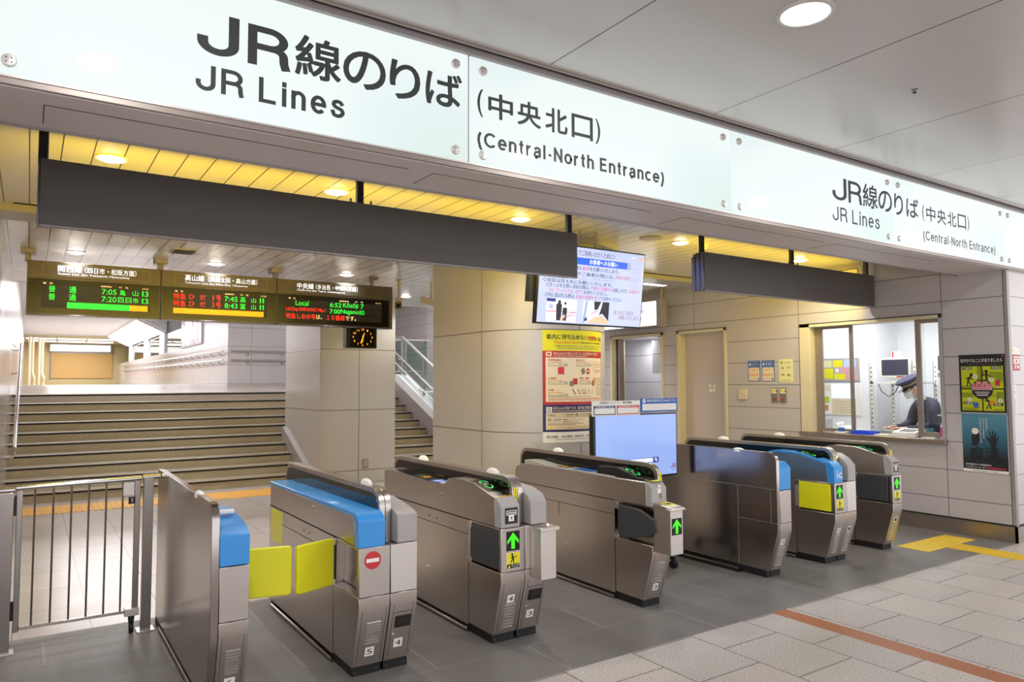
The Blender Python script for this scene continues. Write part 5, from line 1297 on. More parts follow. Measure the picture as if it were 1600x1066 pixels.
# --- gate between lanes five and four
g = thing('ticket_gate', (1.775, 4.9, 0), 'ticket gate with a long blue top, red no-entry disc and yellow flap swung out', 'ticket gate', 'ticket gates')
body(g, 1.595, 1.785, recess=-1, side=-1); body(g, 1.790, 1.960)
slant_panel(g, 1.600, 1.785, '5', (.085, .215), .245); slant_panel(g, 1.795, 1.958, '4', None, .225, True)
BL = [(GF, .915), (GF+.075, .952), (4.2, .950), (5.78, .940), (GB, .930)]
b = MB(); b.prism([(GF+.08, ZC+.004), (GF+.08, .925), (5.785, .915), (5.785, ZC+.004)], 1.595, 1.752, 'steel'); b.build('top_cover', g, 0.003)
b = MB(); b.prism([(GF-.003, ZC), (GF-.003, .905), (GF+.012, .925), (GF+.06, .952), (5.78, .942), (5.797, .932), (5.797, .915), (GF+.10, .925), (GF+.075, .915), (GF+.06, .885), (GF+.06, ZC)], 1.589, 1.754, 'blue')
b.box(1.60, GF+.0, ZC, 1.752, GF+.06, .90, 'blue'); b.build('blue_cover', g, 0.006, seg=3)
hood(g, 1.754, 1.790, -1); hood(g, 1.793, 1.829, 1)
RB = [(GF, .925), (GF+.05, .945), (4.3, .985), (GB, .955)]
cover(g, 1.832, 1.958, RB, 'greyplastic')
s = Sheet(); s.disc(1.677, .683, .052, 'pvcwhite', 1, 36); s.disc(1.677, .683, .0515, 'inkred', 2, 36); s.rect(1.638, .672, 1.716, .694, 'pvcwhite', 3); s.build('no_entry_sticker', front(GF), g)
dome(g, 1.79, 4.34)
b = MB(); b.box(1.5935, 5.455, .50, 1.600, 5.765, .742, 'flapyellow'); b.build('flap', g, 0.003)
flap_open(g, 1.594, 4.345, .36, -1)
# --- gate between lanes four and three
g = thing('ticket_gate', (2.735, 4.9, 0), 'ticket gate with a ticket slot symbol and a steel leaflet box on its front', 'ticket gate', 'ticket gates')
body(g, 2.555, 2.740, recess=-1, side=-1); body(g, 2.745, 2.920)
slant_panel(g, 2.562, 2.738, '4', (.155, .315), .085); slant_panel(g, 2.750, 2.918, '3', None, .225, True)
cover(g, 2.555, 2.700, READER); reader_set(g, 2.555, 2.700, READER, 4.15, 4.40); dip_labels(g, 2.555, 2.700, READER)
hood(g, 2.702, 2.742, -1); hood(g, 2.745, 2.785, 1)
R2_ = [(GF, .905), (GF+.04, .955), (4.12, .985), (4.3, .995), (GB, .955)]
cover(g, 2.790, 2.918, R2_, 'greyplastic')
arrow(g, 2.596, .612); caution(g, 2.596, .496); ticket_mark(g, 2.584, 2.683); hood_strip(g, 2.712, 2.740, .765, 1.00)
flap_shut(g, 2.555, 'flapgrey'); dome(g, 2.744, 5.44); dome(g, 2.744, 4.36)
b = MB(); b.prism([(3.845, .425), (3.845, .735), (3.963, .735), (3.963, .425)], 2.785, 2.907, 'steel_light')
b.ringprism([(2.775, 3.832), (2.928, 3.832), (2.928, 3.965), (2.775, 3.965)], [(2.783, 3.840), (2.920, 3.840), (2.920, 3.960), (2.783, 3.960)], .735, .758, 'steel_light', 'z')
b.add([(2.783, 3.840, .757), (2.920, 3.840, .757), (2.920, 3.960, .757), (2.783, 3.960, .757), (2.852, 3.90, .738)], [(0, 1, 4), (1, 2, 4), (2, 3, 4), (3, 0, 4)], 'steel_light'); b.build('leaflet_box', g, 0.002)

# --- gate of the wide lane three
g = thing('ticket_gate', (3.99, 4.9, 0), 'ticket gate with a forward-set arrow box, standing in front of the rolling screen', 'ticket gate', 'ticket gates')
b = MB()
b.prism([(GP-.022, .06), (GF, ZK), (GF, .478), (4.375, .478), (4.375, .06)], 3.894, 4.085, 'steel'); b.prism([(4.38, .045), (4.38, ZC+.01), (GB, ZC+.01), (GB, .045)], 3.894, 4.085, 'steel'); b.prism([(GF, .478), (GF, ZC), (4.38, ZC), (4.38, .478)], 3.965, 4.085, 'steel'); b.build('body', g, 0.003)
b = MB(); b.box(3.904, GP, 0, 4.083, 4.37, .062, 'black'); b.box(3.906, 4.37, 0, 4.075, GB-.02, .05, 'black'); b.build('plinth', g, 0.003)
b = MB(); b.tube([(3.888, 4.38, .018), (3.888, 5.7, .018)], .011, 'steel_side', 8); b.build('kick_rail', g)
b = MB(); b.box(3.8928, 4.38, .655, 3.894, 5.78, .659, 'gap'); b.box(3.8928, 4.376, .05, 3.894, 4.38, .77, 'gap'); b.box(3.8928, 4.38, .765, 3.894, 5.8, .769, 'gap')
b.box(3.8928, 5.10, .54, 3.894, 5.104, .655, 'gap'); b.build('seams', g, smooth=False)
for y, z in ((5.0, .32), (5.14, .60), (4.80, .885)):
    b = MB(); b.tube([(3.894, y, z), (3.888, y, z)], .014, 'chrome', 14); b.build('lock', g)
P4 = [(GF, .915), (4.01, .948), (4.09, .955), (5.70, .952), (5.79, .92)]
b = MB(); b.prism([(GF+.06, ZC+.012), (GF+.06, .945), (5.66, .942), (5.76, .915), (5.79, .86), (5.79, ZC+.012)], 3.894, 4.046, 'steel'); b.prism([(4.40, .94), (5.66, .94), (5.66, .975), (5.55, .978), (5.30, .955), (4.40, .95)], 3.915, 4.046, 'greyplastic'); b.build('top_cover', g, 0.004)
b = MB(); b.prism([(GF-.003, ZC+.012), (GF-.003, .905), (GF+.04, .945), (GF+.06, .946), (GF+.06, ZC+.012)], 3.892, 4.046, 'greyplastic'); b.build('front_cap', g, 0.004)
RD4 = [(4.02, .960), (4.09, .962), (4.15, .965), (4.38, 1.020), (4.52, 1.012), (4.62, 1.012), (4.63, .96)]
b = MB(); b.prism([(4.09, .945)]+RD4[1:]+[(4.63, .945)], 3.925, 4.044, 'blackplastic'); b.build('reader_housing', g, 0.003)
reader_set(g, 3.917, 4.046, RD4, 4.16, 4.37, False)
s = Sheet(); s.rect(3.925, 3.985, 4.03, 4.06, 'blackplastic', 1); s.rect(3.945, 3.99, 4.02, 4.03, 'stickeryellow', 2); s.rect(3.920, 3.98, 3.926, 4.065, 'stickeryellow', 3); s.rect(4.028, 3.98, 4.034, 4.065, 'stickeryellow', 3); s.build('ticket_slot', lambda a, bb, h: Vector((a, bb, .949+h+(bb-4.0)*.1)), g, eps=.0012)
s = Sheet()
for a0, a1, b0, b1, mt in ((3.93, 4.03, 4.72, 4.95, 'paperblue'), (3.93, 4.03, 5.05, 5.20, 'blackplastic'), (3.95, 4.01, 5.09, 5.16, 'orangetape')): s.rect(a0, b0, a1, b1, mt, 1 if mt != 'orangetape' else 2)
s.build('label_strip', lambda a, bb, h: Vector((a, bb, .9555+h)), g)
hood(g, 4.048, 4.088, -1, ZC+.012); hood_strip(g, 4.058, 4.084, .79, 1.00)
slant_panel(g, 3.900, 4.083, '3', (.06, .215), .235)
dome(g, 4.07, 5.34)
b = MB(); b.prism([(3.79, .44), (3.79, .765), (3.775, .768), (3.775, .782), (3.955, .800), (3.963, .44)], 3.905, 4.035, 'steel_light'); b.box(3.880, 3.770, .762, 4.045, 3.81, .775, 'steel_light'); b.build('arrow_box', g, 0.004)
s = Sheet(); s.rect(3.918, .585, 4.022, .705, 'ledblack', 1); c = 3.97
s.poly([(c, .698), (c+.042, .652), (c+.042, .632), (c+.013, .662), (c+.013, .595), (c-.013, .595), (c-.013, .662), (c-.042, .632), (c-.042, .652)], 'arrowgreen', 2); s.build('arrow_display', front(3.79), g)
s = Sheet(); s.rect(3.93, 3.80, 4.03, 3.93, 'pvcwhite', 1); s.rect(3.932, 3.84, 4.028, 3.928, 'stickeryellow', 2); s.poly([(3.95, 3.87), (4.0, 3.86), (4.01, 3.90), (3.96, 3.905)], 'inkblack', 3); s.build('caution_sticker', lambda a, bb, h: Vector((a, bb, .7835+h+(bb-3.775)*.1)), g)
s = Sheet(); s.rect(3.955, .865, 3.985, .925, 'pvcwhite', 1); s.disc(3.97, .905, .006, 'inkblack', 2); s.poly([(3.965, .86), (3.995, .87), (4.0, .83), (3.985, .815), (3.97, .83)], 'inkgrey', 1); s.build('ticket_symbol', front(GF-.003), g)
b = MB(); b.prism([(3.92, .60), (3.935, .675), (4.10, .735), (4.345, .742), (4.345, .490), (4.20, .500), (3.99, .545)], 3.892, 3.925, 'flapgrey'); b.build('flap', g, 0.01, seg=3)
for za, zb_ in ((.475, .510), (.705, .757)):
    b = MB(); b.box(3.889, 4.335, za, 3.905, 4.385, zb_, 'chrome'); b.build('hinge', g, 0.002)

# --- gate between lanes two (plain side towards the rolling screen)
g = thing('ticket_gate', (5.47, 4.9, 0), 'ticket gate with a plain polished side reflecting the blue rolling screen', 'ticket gate', 'ticket gates')
b = MB(); b.prism([(GP-.022, .06), (GF, ZK), (GF, ZH-.06), (GF+.012, ZH-.02), (GF+.04, ZH+.008), (GF+.085, ZH+.018), (5.80, ZH+.018), (5.80, .06)], 5.378, 5.418, 'steel_side'); b.build('hood', g, 0.003)
b = MB()
b.box(5.3768, GF, .768, 5.378, 5.80, .771, 'steel_light'); b.box(5.3768, 4.38, .06, 5.378, 4.383, .770, 'steel_light'); b.box(5.3768, GF, .478, 5.378, 4.38, .481, 'steel_light'); b.box(5.3768, 4.03, .48, 5.378, 4.033, .77, 'steel_light'); b.build('seams', g, smooth=False)
body(g, 5.42, 5.570, recess=1)
b = MB(); b.box(5.382, GP, 0, 5.42, 4.40, .062, 'black'); b.box(5.385, 4.40, 0, 5.42, 5.78, .05, 'black'); b.build('plinth', g, 0.003)
b = MB(); b.box(5.33, 4.36, 0, 5.378, 5.75, .028, 'black'); b.tube([(5.345, 4.36, .030), (5.345, 5.75, .030)], .009, 'steel_side', 8); b.build('kick_rail', g)
cover(g, 5.42, 5.568, [(GF, .955), (GF+.05, 1.0), (4.3, 1.0), (5.5, .97), (GB, .955)], 'blue', 'blue')
slant_panel(g, 5.382, 5.568, '2', (.145, .315), .070)
dome(g, 5.40, 4.38)

# --- gate between lanes two and one, blue reader with the ic mark
g = thing('ticket_gate', (6.39, 4.9, 0), 'ticket gate edged in blue with white ic letters and a closed yellow flap', 'ticket gate', 'ticket gates')
body(g, 6.222, 6.415, recess=-1, side=-1); body(g, 6.418, 6.565)
b = MB(); b.prism([(GF+.075, ZC+.004), (GF+.075, topz(READER, GF+.075)-.022)]+[(a, c-.022) for a, c in READER if a > GF+.075]+[(GB, ZC+.004)], 6.222, 6.352, 'steel'); b.build('top_cover', g, 0.002)
bb_ = READER
b = MB(); b.prism([(GF+.075, topz(bb_, GF+.075)-.022)]+[p for p in bb_ if p[0] > GF+.07]+[(a, c-.022) for a, c in reversed(bb_) if a > GF+.075], 6.219, 6.354, 'blue')
b.prism([(GF-.003, ZC+.002), (GF-.003, .90), (GF+.05, .948), (GF+.078, .955), (GF+.09, .93), (GF+.075, .89), (GF+.07, ZC+.002)], 6.219, 6.354, 'blue'); b.build('blue_cover', g, 0.004)
reader_set(g, 6.222, 6.354, READER, 4.15, 4.40, False)
hood(g, 6.356, 6.396, -1); hood(g, 6.399, 6.439, 1)
cover(g, 6.442, 6.564, [(GF, .905), (GF+.05, .965), (4.10, 1.01), (4.3, 1.02), (GB, .955)], 'greyplastic')
s = Sheet(); s.text('ic', 6.258, .800, 6.342, .870, 'pvcwhite', 1, .012); s.build('ic_mark', front(GF-.003), g)
arrow(g, 6.245, .612); caution(g, 6.245, .496); hood_strip(g, 6.364, 6.392, .765, 1.00)
flap_shut(g, 6.222, 'flapyellow'); dome(g, 6.397, 5.39)
slant_panel(g, 6.225, 6.390, '2', (.145, .315), .070); slant_panel(g, 6.395, 6.563, '1', (.145, .315), .070)

# --- last gate by the ticket office
g = thing('ticket_gate', (7.29, 4.9, 0), 'rightmost ticket gate with a grey flap, nearest to the ticket office window', 'ticket gate', 'ticket gates')
body(g, 7.205, 7.375, recess=-1, side=-1)
cover(g, 7.205, 7.330, READER); reader_set(g, 7.205, 7.330, READER, 4.15, 4.40); dip_labels(g, 7.205, 7.330, READER)
hood(g, 7.334, 7.374, -1)
arrow(g, 7.235, .612); caution(g, 7.235, .496); ticket_mark(g, 7.228, 7.318); hood_strip(g, 7.342, 7.370, .765, 1.00)
flap_shut(g, 7.205, 'flapgrey'); dome(g, 7.354, 5.37)
slant_panel(g, 7.208, 7.373, '1', (.145, .315), .070)

# ================================================================== BARRED GATE AT THE LEFT
FYB = 5.68
t = thing('fence_post', (0.725, 5.66, 0), 'square steel fence post standing against the leftmost ticket gate', 'fence post')
b = MB(); b.box(.690, FYB-.03, 0.0, .752, FYB+.03, 1.045, 'steel_side'); b.build('post', t, 0.003)
b = MB(); b.box(.665, FYB-.06, 0, .775, FYB+.06, .008, 'steel'); b.build('foot_plate', t, 0.001)
b = MB(); b.tube([(.685, FYB, 1.05), (.796, FYB, 1.05)], .021, 'chrome', 14); b.build('top_rail', t)
t = thing('fence_post', (-0.12, 5.66, 0), 'square steel fence post at the left wall', 'fence post')
b = MB(); b.box(XL+.005, FYB-.03, 0.0, -.055, FYB+.03, 1.01, 'steel_side'); b.build('post', t, 0.003)
b = MB(); b.box(XL+.005, FYB-.06, 0, -.03, FYB+.06, .008, 'steel'); b.build('foot_plate', t, 0.001)
b = MB(); b.tube([(XL+.005, FYB, 1.025), (-.05, FYB, 1.025)], .021, 'chrome', 14); b.build('top_rail', t)
t = thing('barred_gate', (0.31, FYB, 0), 'low steel gate of thin upright bars on a castor, far left', 'gate')
b = MB(); b.box(-.040, FYB-.018, .125, -.008, FYB+.018, 1.02, 'steel_side'); b.box(.635, FYB-.018, .135, .672, FYB+.018, 1.03, 'steel_side'); b.box(-.008, FYB-.015, .135, .635, FYB+.015, .155, 'steel'); b.build('frame', t, 0.003)
b = MB(); b.tube([(-.045, FYB, 1.035), (.678, FYB, 1.045)], .020, 'chrome', 14); b.build('top_rail', t)
for x in (.058, .160, .262, .362, .464, .564):
    b = MB(); b.tube([(x, FYB, .15), (x, FYB, 1.03)], .0065, 'steel_side', 8); b.build('bar', t)
b = MB(); b.box(.565, FYB-.01, .93, .635, FYB+.01, 1.02, 'steel_light'); b.box(.600, FYB-.022, .875, .640, FYB+.012, .925, 'blackplastic'); b.box(.616, FYB-.024, .885, .624, FYB-.02, .915, 'steel_light'); b.build('latch', t, 0.002)
b = MB(); b.box(.590, FYB-.03, .115, .678, FYB+.03, .165, 'steel_light'); b.build('castor_bracket', t, 0.003)
b = MB(); b.prism([(.612, .115), (.655, .115), (.648, .05), (.620, .05)], FYB-.012, FYB+.012, 'blackplastic', 'y'); b.tube([(.622, FYB, .034), (.648, FYB, .034)], .034, 'black', 18); b.build('castor', t, 0.002)
b = MB()
for z in (.20, .86): b.box(-.058, FYB-.012, z, -.036, FYB+.012, z+.12, 'blackplastic')
b.build('hinge', t, 0.002)

# stair handrail on the left wall
t = thing('handrail', (XL+.1, 12.0, .85), 'polished handrail running up the left wall beside the stairs', 'handrail')
pts = [(XL+.02, 12.02, .70), (XL+.08, 11.96, .71), (XL+.105, 11.95, .76), (XL+.105, 11.98, .84), (XL+.105, 12.1, .90), (XL+.105, 12.5, 1.06), (XL+.105, 15.7, 2.42), (XL+.105, 16.2, 2.45), (XL+.105, 20, 2.55)]
b = MB(); b.tube(pts, .024, 'chrome', 12); b.build('rail', t)
for y in (12.6, 13.6, 14.6, 15.6):
    z = 1.06+(y-12.5)*.425; b = MB(); b.tube([(XL, y, z-.07), (XL+.06, y, z-.07), (XL+.105, y, z-.02)], .009, 'steel', 8); b.build('bracket', t)
# corridor handrails: two rails per wall
def railset(name, p0, p1, nrm, n, label):
    t = thing('handrail', p0, label, 'handrail', 'corridor handrails')
    p0, p1, nrm = Vector(p0), Vector(p1), Vector(nrm)
    b = MB(); b.tube([p0, p1], .026, 'nosing', 10); b.build('rail', t)
    for k in range(n):
        p = p0.lerp(p1, (k+.5)/n); b = MB(); b.tube([p-nrm*.11-Vector((0, 0, .10)), p-nrm*.04-Vector((0, 0, .10)), p-Vector((0, 0, .02))], .012, 'graymetal', 6); b.build('bracket', t)
railset('a', (4.45, 20.1, 2.565), (9.0, 20.1, 2.585), (0, -1, 0), 5, 'upper handrail on the white wall facing us at the stair head')
railset('b', (4.45, 20.1, 2.330), (9.0, 20.1, 2.330), (0, -1, 0), 5, 'lower handrail on the white wall facing us at the stair head')
railset('c', (4.29, 20.3, 2.575), (4.29, 45.0, 2.68), (-1, 0, 0), 24, 'upper handrail along the receding corridor wall')
railset('d', (4.29, 20.3, 2.335), (4.29, 45.0, 2.44), (-1, 0, 0), 24, 'lower handrail along the receding corridor wall')

# glass stair railing on the right
t = thing('stair_railing', (7.15, 13.0, .8), 'glass stair railing with steel posts climbing between pillar and column', 'railing')
def rl(z13, z15): return lambda y: z13+(y-13.22)*(z15-z13)/2.02
top_, mid_, low_, bot_ = rl(1.805, 2.745), rl(1.413, 2.33), rl(1.20, 2.10), rl(.999, 1.90)
b = MB()
for fn, r_, xo, y1 in ((top_, .028, 0, 15.25), (mid_, .022, -.10, 15.6), (low_, .022, -.10, 15.6), (bot_, .020, 0, 15.25)):
    b.tube([(7.15+xo, 12.45, fn(12.45)), (7.15+xo, y1, fn(y1))], r_, 'nosing', 10)
b.tube([(7.15, 15.25, 2.745), (7.15, 16.9, 2.78)], .028, 'nosing', 10)
b.build('rail', t)
for y in (12.5, 13.35, 14.17, 15.28):
    b = MB(); b.box(7.13, y-.03, bot_(y)-.06, 7.17, y+.03, top_(y), 'graymetal')
    for fn in (mid_, low_): b.tube([(7.13, y, fn(y)-.10), (7.06, y, fn(y)-.10), (7.05, y, fn(y)-.02)], .010, 'nosing', 6)
    b.build('post', t, 0.003)
b = MB()
for y0, y1 in ((12.5, 13.35), (13.35, 14.17), (14.17, 15.28)): b.add([(7.15, y0+.04, bot_(y0+.04)), (7.15, y1-.04, bot_(y1-.04)), (7.15, y1-.04, top_(y1-.04)), (7.15, y0+.04, top_(y0+.04)), (7.158, y0+.04, bot_(y0+.04)), (7.158, y1-.04, bot_(y1-.04)), (7.158, y1-.04, top_(y1-.04)), (7.158, y0+.04, top_(y0+.04))], [(0,1,2,3), (4,7,6,5), (0,4,5,1), (1,5,6,2), (2,6,7,3), (3,7,4,0)], 'railglass')
b.build('glass_panel', t, smooth=False)
t = thing('guard_railing', (8.5, 17.0, 1.9), 'level glass guard rail on the upper landing behind the stair railing', 'railing')
b = MB(); b.tube([(7.3, 17.0, 2.80), (9.6, 17.0, 2.81)], .03, 'nosing', 10); b.tube([(7.3, 17.0, 2.0), (9.6, 17.0, 2.0)], .02, 'nosing', 10); b.build('rail', t)
for x in (7.4, 8.05, 8.96, 9.5):
    b = MB(); b.box(x-.03, 16.98, 1.85, x+.03, 17.02, 2.80, 'graymetal'); b.build('post', t, 0.003)
b = MB(); b.box(7.35, 16.995, 2.02, 9.55, 17.003, 2.77, 'railglass'); b.build('glass_panel', t, smooth=False)

# ================================================================== FAR CORRIDOR
t = thing('corridor_light', (3.9, 32, 4.2), 'long glowing light strip along the corridor ceiling edge', 'ceiling light')
b = MB(); b.prism([(3.32, 4.215), (4.38, 3.70), (4.375, 3.69), (3.31, 4.20)], 31.0, 43.0, 'white', 'y'); b.build('housing', t, smooth=False)
b = MB(); b.prism([(3.40, 4.150), (4.33, 3.70), (4.325, 3.69), (3.395, 4.14)], 31.1, 42.8, 'tube', 'y'); b.build('diffuser', t, smooth=False)
area('corridor_lamp', (2.0, 24, 4.15), 2.5, P_CORR*6, (.97, .97, 1), None, 'RECTANGLE', (0, 0, 0), 9)
area('corridor_lamp', (2.0, 38, 4.15), 2.5, P_CORR*6, (.97, .97, 1), None, 'RECTANGLE', (0, 0, 0), 9)
area('far_fill', (2.0, 45.6, 3.95), 2.5, P_CORR*2.5, (1, .97, .9), None, 'RECTANGLE', (0, 0, 0), 1.5)  # added fill light that brightens the beige board and end wall
area('stair_fill', (2.5, 15.2, 4.15), 2.5, P_CORR*2.4, (.97, .97, 1), None, 'RECTANGLE', (0, 0, 0), 2.5)
area('stair_fill', (7.9, 14.6, 4.15), 1.4, P_CORR*2.5, (.97, .97, 1), None, 'RECTANGLE', (0, 0, 0), 2.0)  # added fill light that brightens the space behind the railing glass
t = thing('beige_notice_board', (2.5, 48.1, 2.1), 'large plain beige board on the far end wall', 'board')
b = MB(); b.box(1.05, 48.12, 2.05, 4.05, 48.195, 3.46, 'beige'); b.build('board', t, smooth=False)
b = MB(); b.box(1.0, 48.10, 3.46, 4.1, 48.195, 3.52, 'graymetal'); b.box(1.0, 48.10, 2.0, 1.05, 48.195, 3.5, 'trim'); b.build('edge', t, smooth=False)
t = thing('lightbox_sign', (2.5, 48.05, 3.58), 'blank white lightbox sign above the beige board', 'sign')
b = MB(); b.box(.92, 48.0, 3.54, 4.0, 48.2, 3.98, 'graymetal'); b.build('case', t, smooth=False)
b = MB(); b.box(.98, 47.98, 3.58, 3.92, 48.0, 3.94, 'lightbox'); b.build('lit_face', t, smooth=False)
for k, (x0, x1, y) in enumerate(((-.1, 3.9, 45.5), (-.2, 3.95, 43.0))):
    t = thing('tube_light', (2, y, 4.0), '%s fluorescent tube line under the far corridor beam' % ('farther' if k == 0 else 'nearer'), 'ceiling light', 'far tube lights')
    b = MB(); b.box(x0, y, 4.02, x1, y+.12, 4.06, 'graymetal'); b.build('housing', t, smooth=False)
    b = MB()
    for j in range(3): b.tube([(x0+.05+j*1.33, y+.05, 4.0), (x0+1.28+j*1.33, y+.05, 4.0)], .03, 'tube', 8)
    b.build('tube', t)
for k, (x, y) in enumerate(((.02, 40), (.22, 40.5), (.40, 41), (.60, 41.5))):
    b = MB(); b.tube([(x, y, 1.68), (x, y, 2.0), (x-.08 if k % 2 else x, y, 2.25), (x-.08 if k % 2 else x, y, 3.9)], .055+.02*(k == 3), 'pipe', 10)
    tag(b.build('wall_pipe'), 'cream vertical pipe at the far left of the corridor, %s from the left wall' % ('first', 'second', 'third', 'fourth')[k], 'pipe', 'far cream pipes')
mw_ = mat('collage_print', '#8f8bb4', 0.3, emit=0.5)
nt, n_, l_, b_ = nodes(mw_); vo = N(nt, 'ShaderNodeTexVoronoi'); vo.inputs['Scale'].default_value = 5.0; tc = N(nt, 'ShaderNodeTexCoord'); l_.new(tc.outputs['Object'], vo.inputs['Vector'])
rp = N(nt, 'ShaderNodeValToRGB'); e_ = rp.color_ramp.elements; e_[0].color = lin('#5a4f78'); e_[1].color = lin('#f0ecff'); k_ = e_.new(.5); k_.color = lin('#a87f86')
sp = N(nt, 'ShaderNodeSeparateColor'); l_.new(vo.outputs['Color'], sp.inputs[0]); l_.new(sp.outputs[0], rp.inputs[0]); l_.new(rp.outputs[0], b_.inputs['Base Color']); l_.new(rp.outputs[0], b_.inputs['Emission Color'])
M['collage'] = mw_
t = thing('advert_lightbox', (4.38, 25.3, 2.9), 'tall glowing collage poster on the receding corridor wall', 'poster')
b = MB(); b.box(4.34, 23.5, 2.92, 4.39, 27.1, 4.2, 'graymetal'); b.build('case', t, smooth=False)
b = MB(); b.box(4.335, 23.6, 2.97, 4.34, 25.4, 4.15, 'collage'); b.box(4.335, 25.5, 2.97, 4.34, 26.0, 4.15, 'lightbox'); b.box(4.335, 26.1, 2.97, 4.34, 26.9, 4.15, 'collage'); b.build('print', t, smooth=False)
t = thing('hall_glow_box', (7.45, 34, 3.0), 'white glowing box added for the bright hall behind the corridor glass', 'sign')  # glowing surface added so the hall beyond the glass looks bright
b = MB(); b.box(7.42, 30, 2.9, 7.49, 40, 3.5, 'lightbox'); b.build('lit_face', t, smooth=False)
b = MB(); b.box(7.44, 29.9, 2.85, 7.49, 40.1, 2.9, 'graymetal'); b.build('case', t, smooth=False)

# ================================================================== TICKET OFFICE CONTENTS
ZS = 1.036
def item(name, loc, label, cat, group=None): return thing(name, loc, label, cat, group)
t = item('desk', (9.55, 5.0, 0), 'office desk behind the ticket window', 'desk')
b = MB(); b.box(9.08, 4.0, .985, 9.55, 6.0, 1.020, 'greyplastic'); b.build('top', t, 0.004)
for y in (4.1, 5.8):
    b = MB(); b.box(9.1, y, .02, 9.5, y+.05, .985, 'greyplastic'); b.build('leg', t)
t = item('tray', (8.78, 5.12, ZS), 'bright blue plastic tray on the window sill', 'tray')
b = MB(); b.ringprism(rrect(8.68, 5.02, 8.90, 5.30, .02, 3), rrect(8.69, 5.03, 8.89, 5.29, .015, 3), ZS, ZS+.038, 'bluetray', 'z'); b.build('rim', t)
b = MB(); b.prism(rrect(8.685, 5.025, 8.895, 5.295, .015, 3), ZS, ZS+.006, 'bluetray', 'z'); b.build('bottom', t)
t = item('card_terminal', (8.80, 4.62, ZS), 'white wedge-shaped card terminal with dark keys on the sill', 'card terminal')
b = MB(); b.prism([(8.66, ZS), (8.66, ZS+.055), (8.90, ZS+.095), (8.92, ZS)], 4.475, 4.755, 'white', 'y'); b.build('case', t, 0.006)
b = MB()
for k in range(3):
    for j in range(4): b.add([(8.70+.05*k, 4.52+.045*j, ZS+.0635+.0083*k), (8.735+.05*k, 4.52+.045*j, ZS+.0695+.0083*k), (8.735+.05*k, 4.555+.045*j, ZS+.0695+.0083*k), (8.70+.05*k, 4.555+.045*j, ZS+.0635+.0083*k)], [(0, 1, 2, 3)], 'crtgrey')
b.build('keys', t, smooth=False)
t = item('sanitizer_bottle', (8.74, 4.17, ZS), 'clear pump bottle with a pink label at the right end of the sill', 'bottle')
b = MB(); b.lathe((8.74, 4.185, ZS), [(.0, 0), (.040, 0), (.042, .01), (.042, .15), (.03, .18), (.014, .19), (.014, .205)], 'clearplastic', 20); b.build('bottle', t)
b = MB(); b.lathe((8.74, 4.185, ZS), [(.0425, .02), (.0425, .135)], 'pinkbottle', 20); b.build('label', t)
b = MB(); b.lathe((8.74, 4.185, ZS), [(.018, .205), (.018, .225), (.007, .23), (.007, .265), (.0, .266)], 'white', 12); b.box(8.725, 4.18, ZS+.262, 8.755, 4.25, ZS+.275, 'white'); b.build('pump', t, 0.002)
t = item('small_tray', (8.72, 4.30, ZS), 'small pale coin dish on the sill by the pink bottle', 'dish')
b = MB(); b.prism(rrect(8.63, 4.26, 8.72, 4.40, .015, 3), ZS, ZS+.012, 'white', 'z'); b.build('dish', t, 0.002)
t = item('cup', (9.10, 4.50, 1.02), 'small teal cup behind the right window pane', 'cup')
b = MB(); b.lathe((9.14, 4.55, 1.02), [(0, 0), (.032, 0), (.036, .11), (.033, .11), (.03, .01), (0, .01)], 'teal', 18); b.build('cup_body', t)
for k, (x0, y0, x1, y1, h_, mt, nm, lb) in enumerate(((8.66, 5.36, 8.80, 5.50, .02, 'white', 'paper_pad', 'white note pad left of the blue tray on the sill'), (8.70, 5.42, 8.76, 5.47, .05, 'paperblue', 'stamp', 'small blue stamp on the note pad, left of the tray'),
        (8.70, 4.84, 8.88, 5.00, .012, 'papercream', 'ticket_stack', 'loose papers on the sill between tray and terminal'), (8.95, 4.85, 9.05, 5.05, .05, 'greyplastic', 'phone', 'grey telephone set behind the papers on the sill'))):
    z_ = ZS if nm != 'stamp' else ZS+.02
    b = MB(); b.box(x0, y0, z_, x1, y1, z_+h_, mt); tag(b.build(nm, None, 0.003), lb, nm.split('_')[-1])
# notice board with papers
t = item('office_notice_board', (10.54, 6.6, 1.45), 'wall board covered in yellow and coloured papers seen through the left pane', 'notice board')
b = MB(); b.box(10.53, 6.25, 1.70, 10.55, 6.98, 2.06, 'greyplastic'); b.build('panel', t, 0.003)
s = Sheet()
for x0, z0, x1, z1, mt in ((-6.93, 1.74, -6.68, 1.90, 'stickeryellow'), (-6.95, 1.92, -6.70, 2.03, 'paperpale'), (-6.68, 1.92, -6.52, 2.03, 'stickeryellow'), (-6.66, 1.73, -6.48, 1.82, 'stickeryellow'), (-6.56, 1.83, -6.30, 1.92, 'paperpink'), (-6.50, 1.92, -6.30, 2.04, 'scr_grey'), (-6.64, 1.84, -6.58, 1.90, 'pvcwhite'), (-6.48, 1.73, -6.28, 1.82, 'paperpink')): s.rect(x0, z0, x1, z1, mt, 1)
for k in range(4): s.rect(-6.91, 1.76+.03*k, -6.72, 1.762+.03*k, 'inkgrey', 2)
s.build('papers', westface(10.53), t)
t = item('wall_notices', (10.54, 6.6, 1.2), 'sheets and a tan memo pinned below the office notice board', 'notice')
b = MB(); b.box(10.535, 6.24, 1.18, 10.55, 6.98, 1.66, 'white'); b.build('board', t)
s = Sheet()
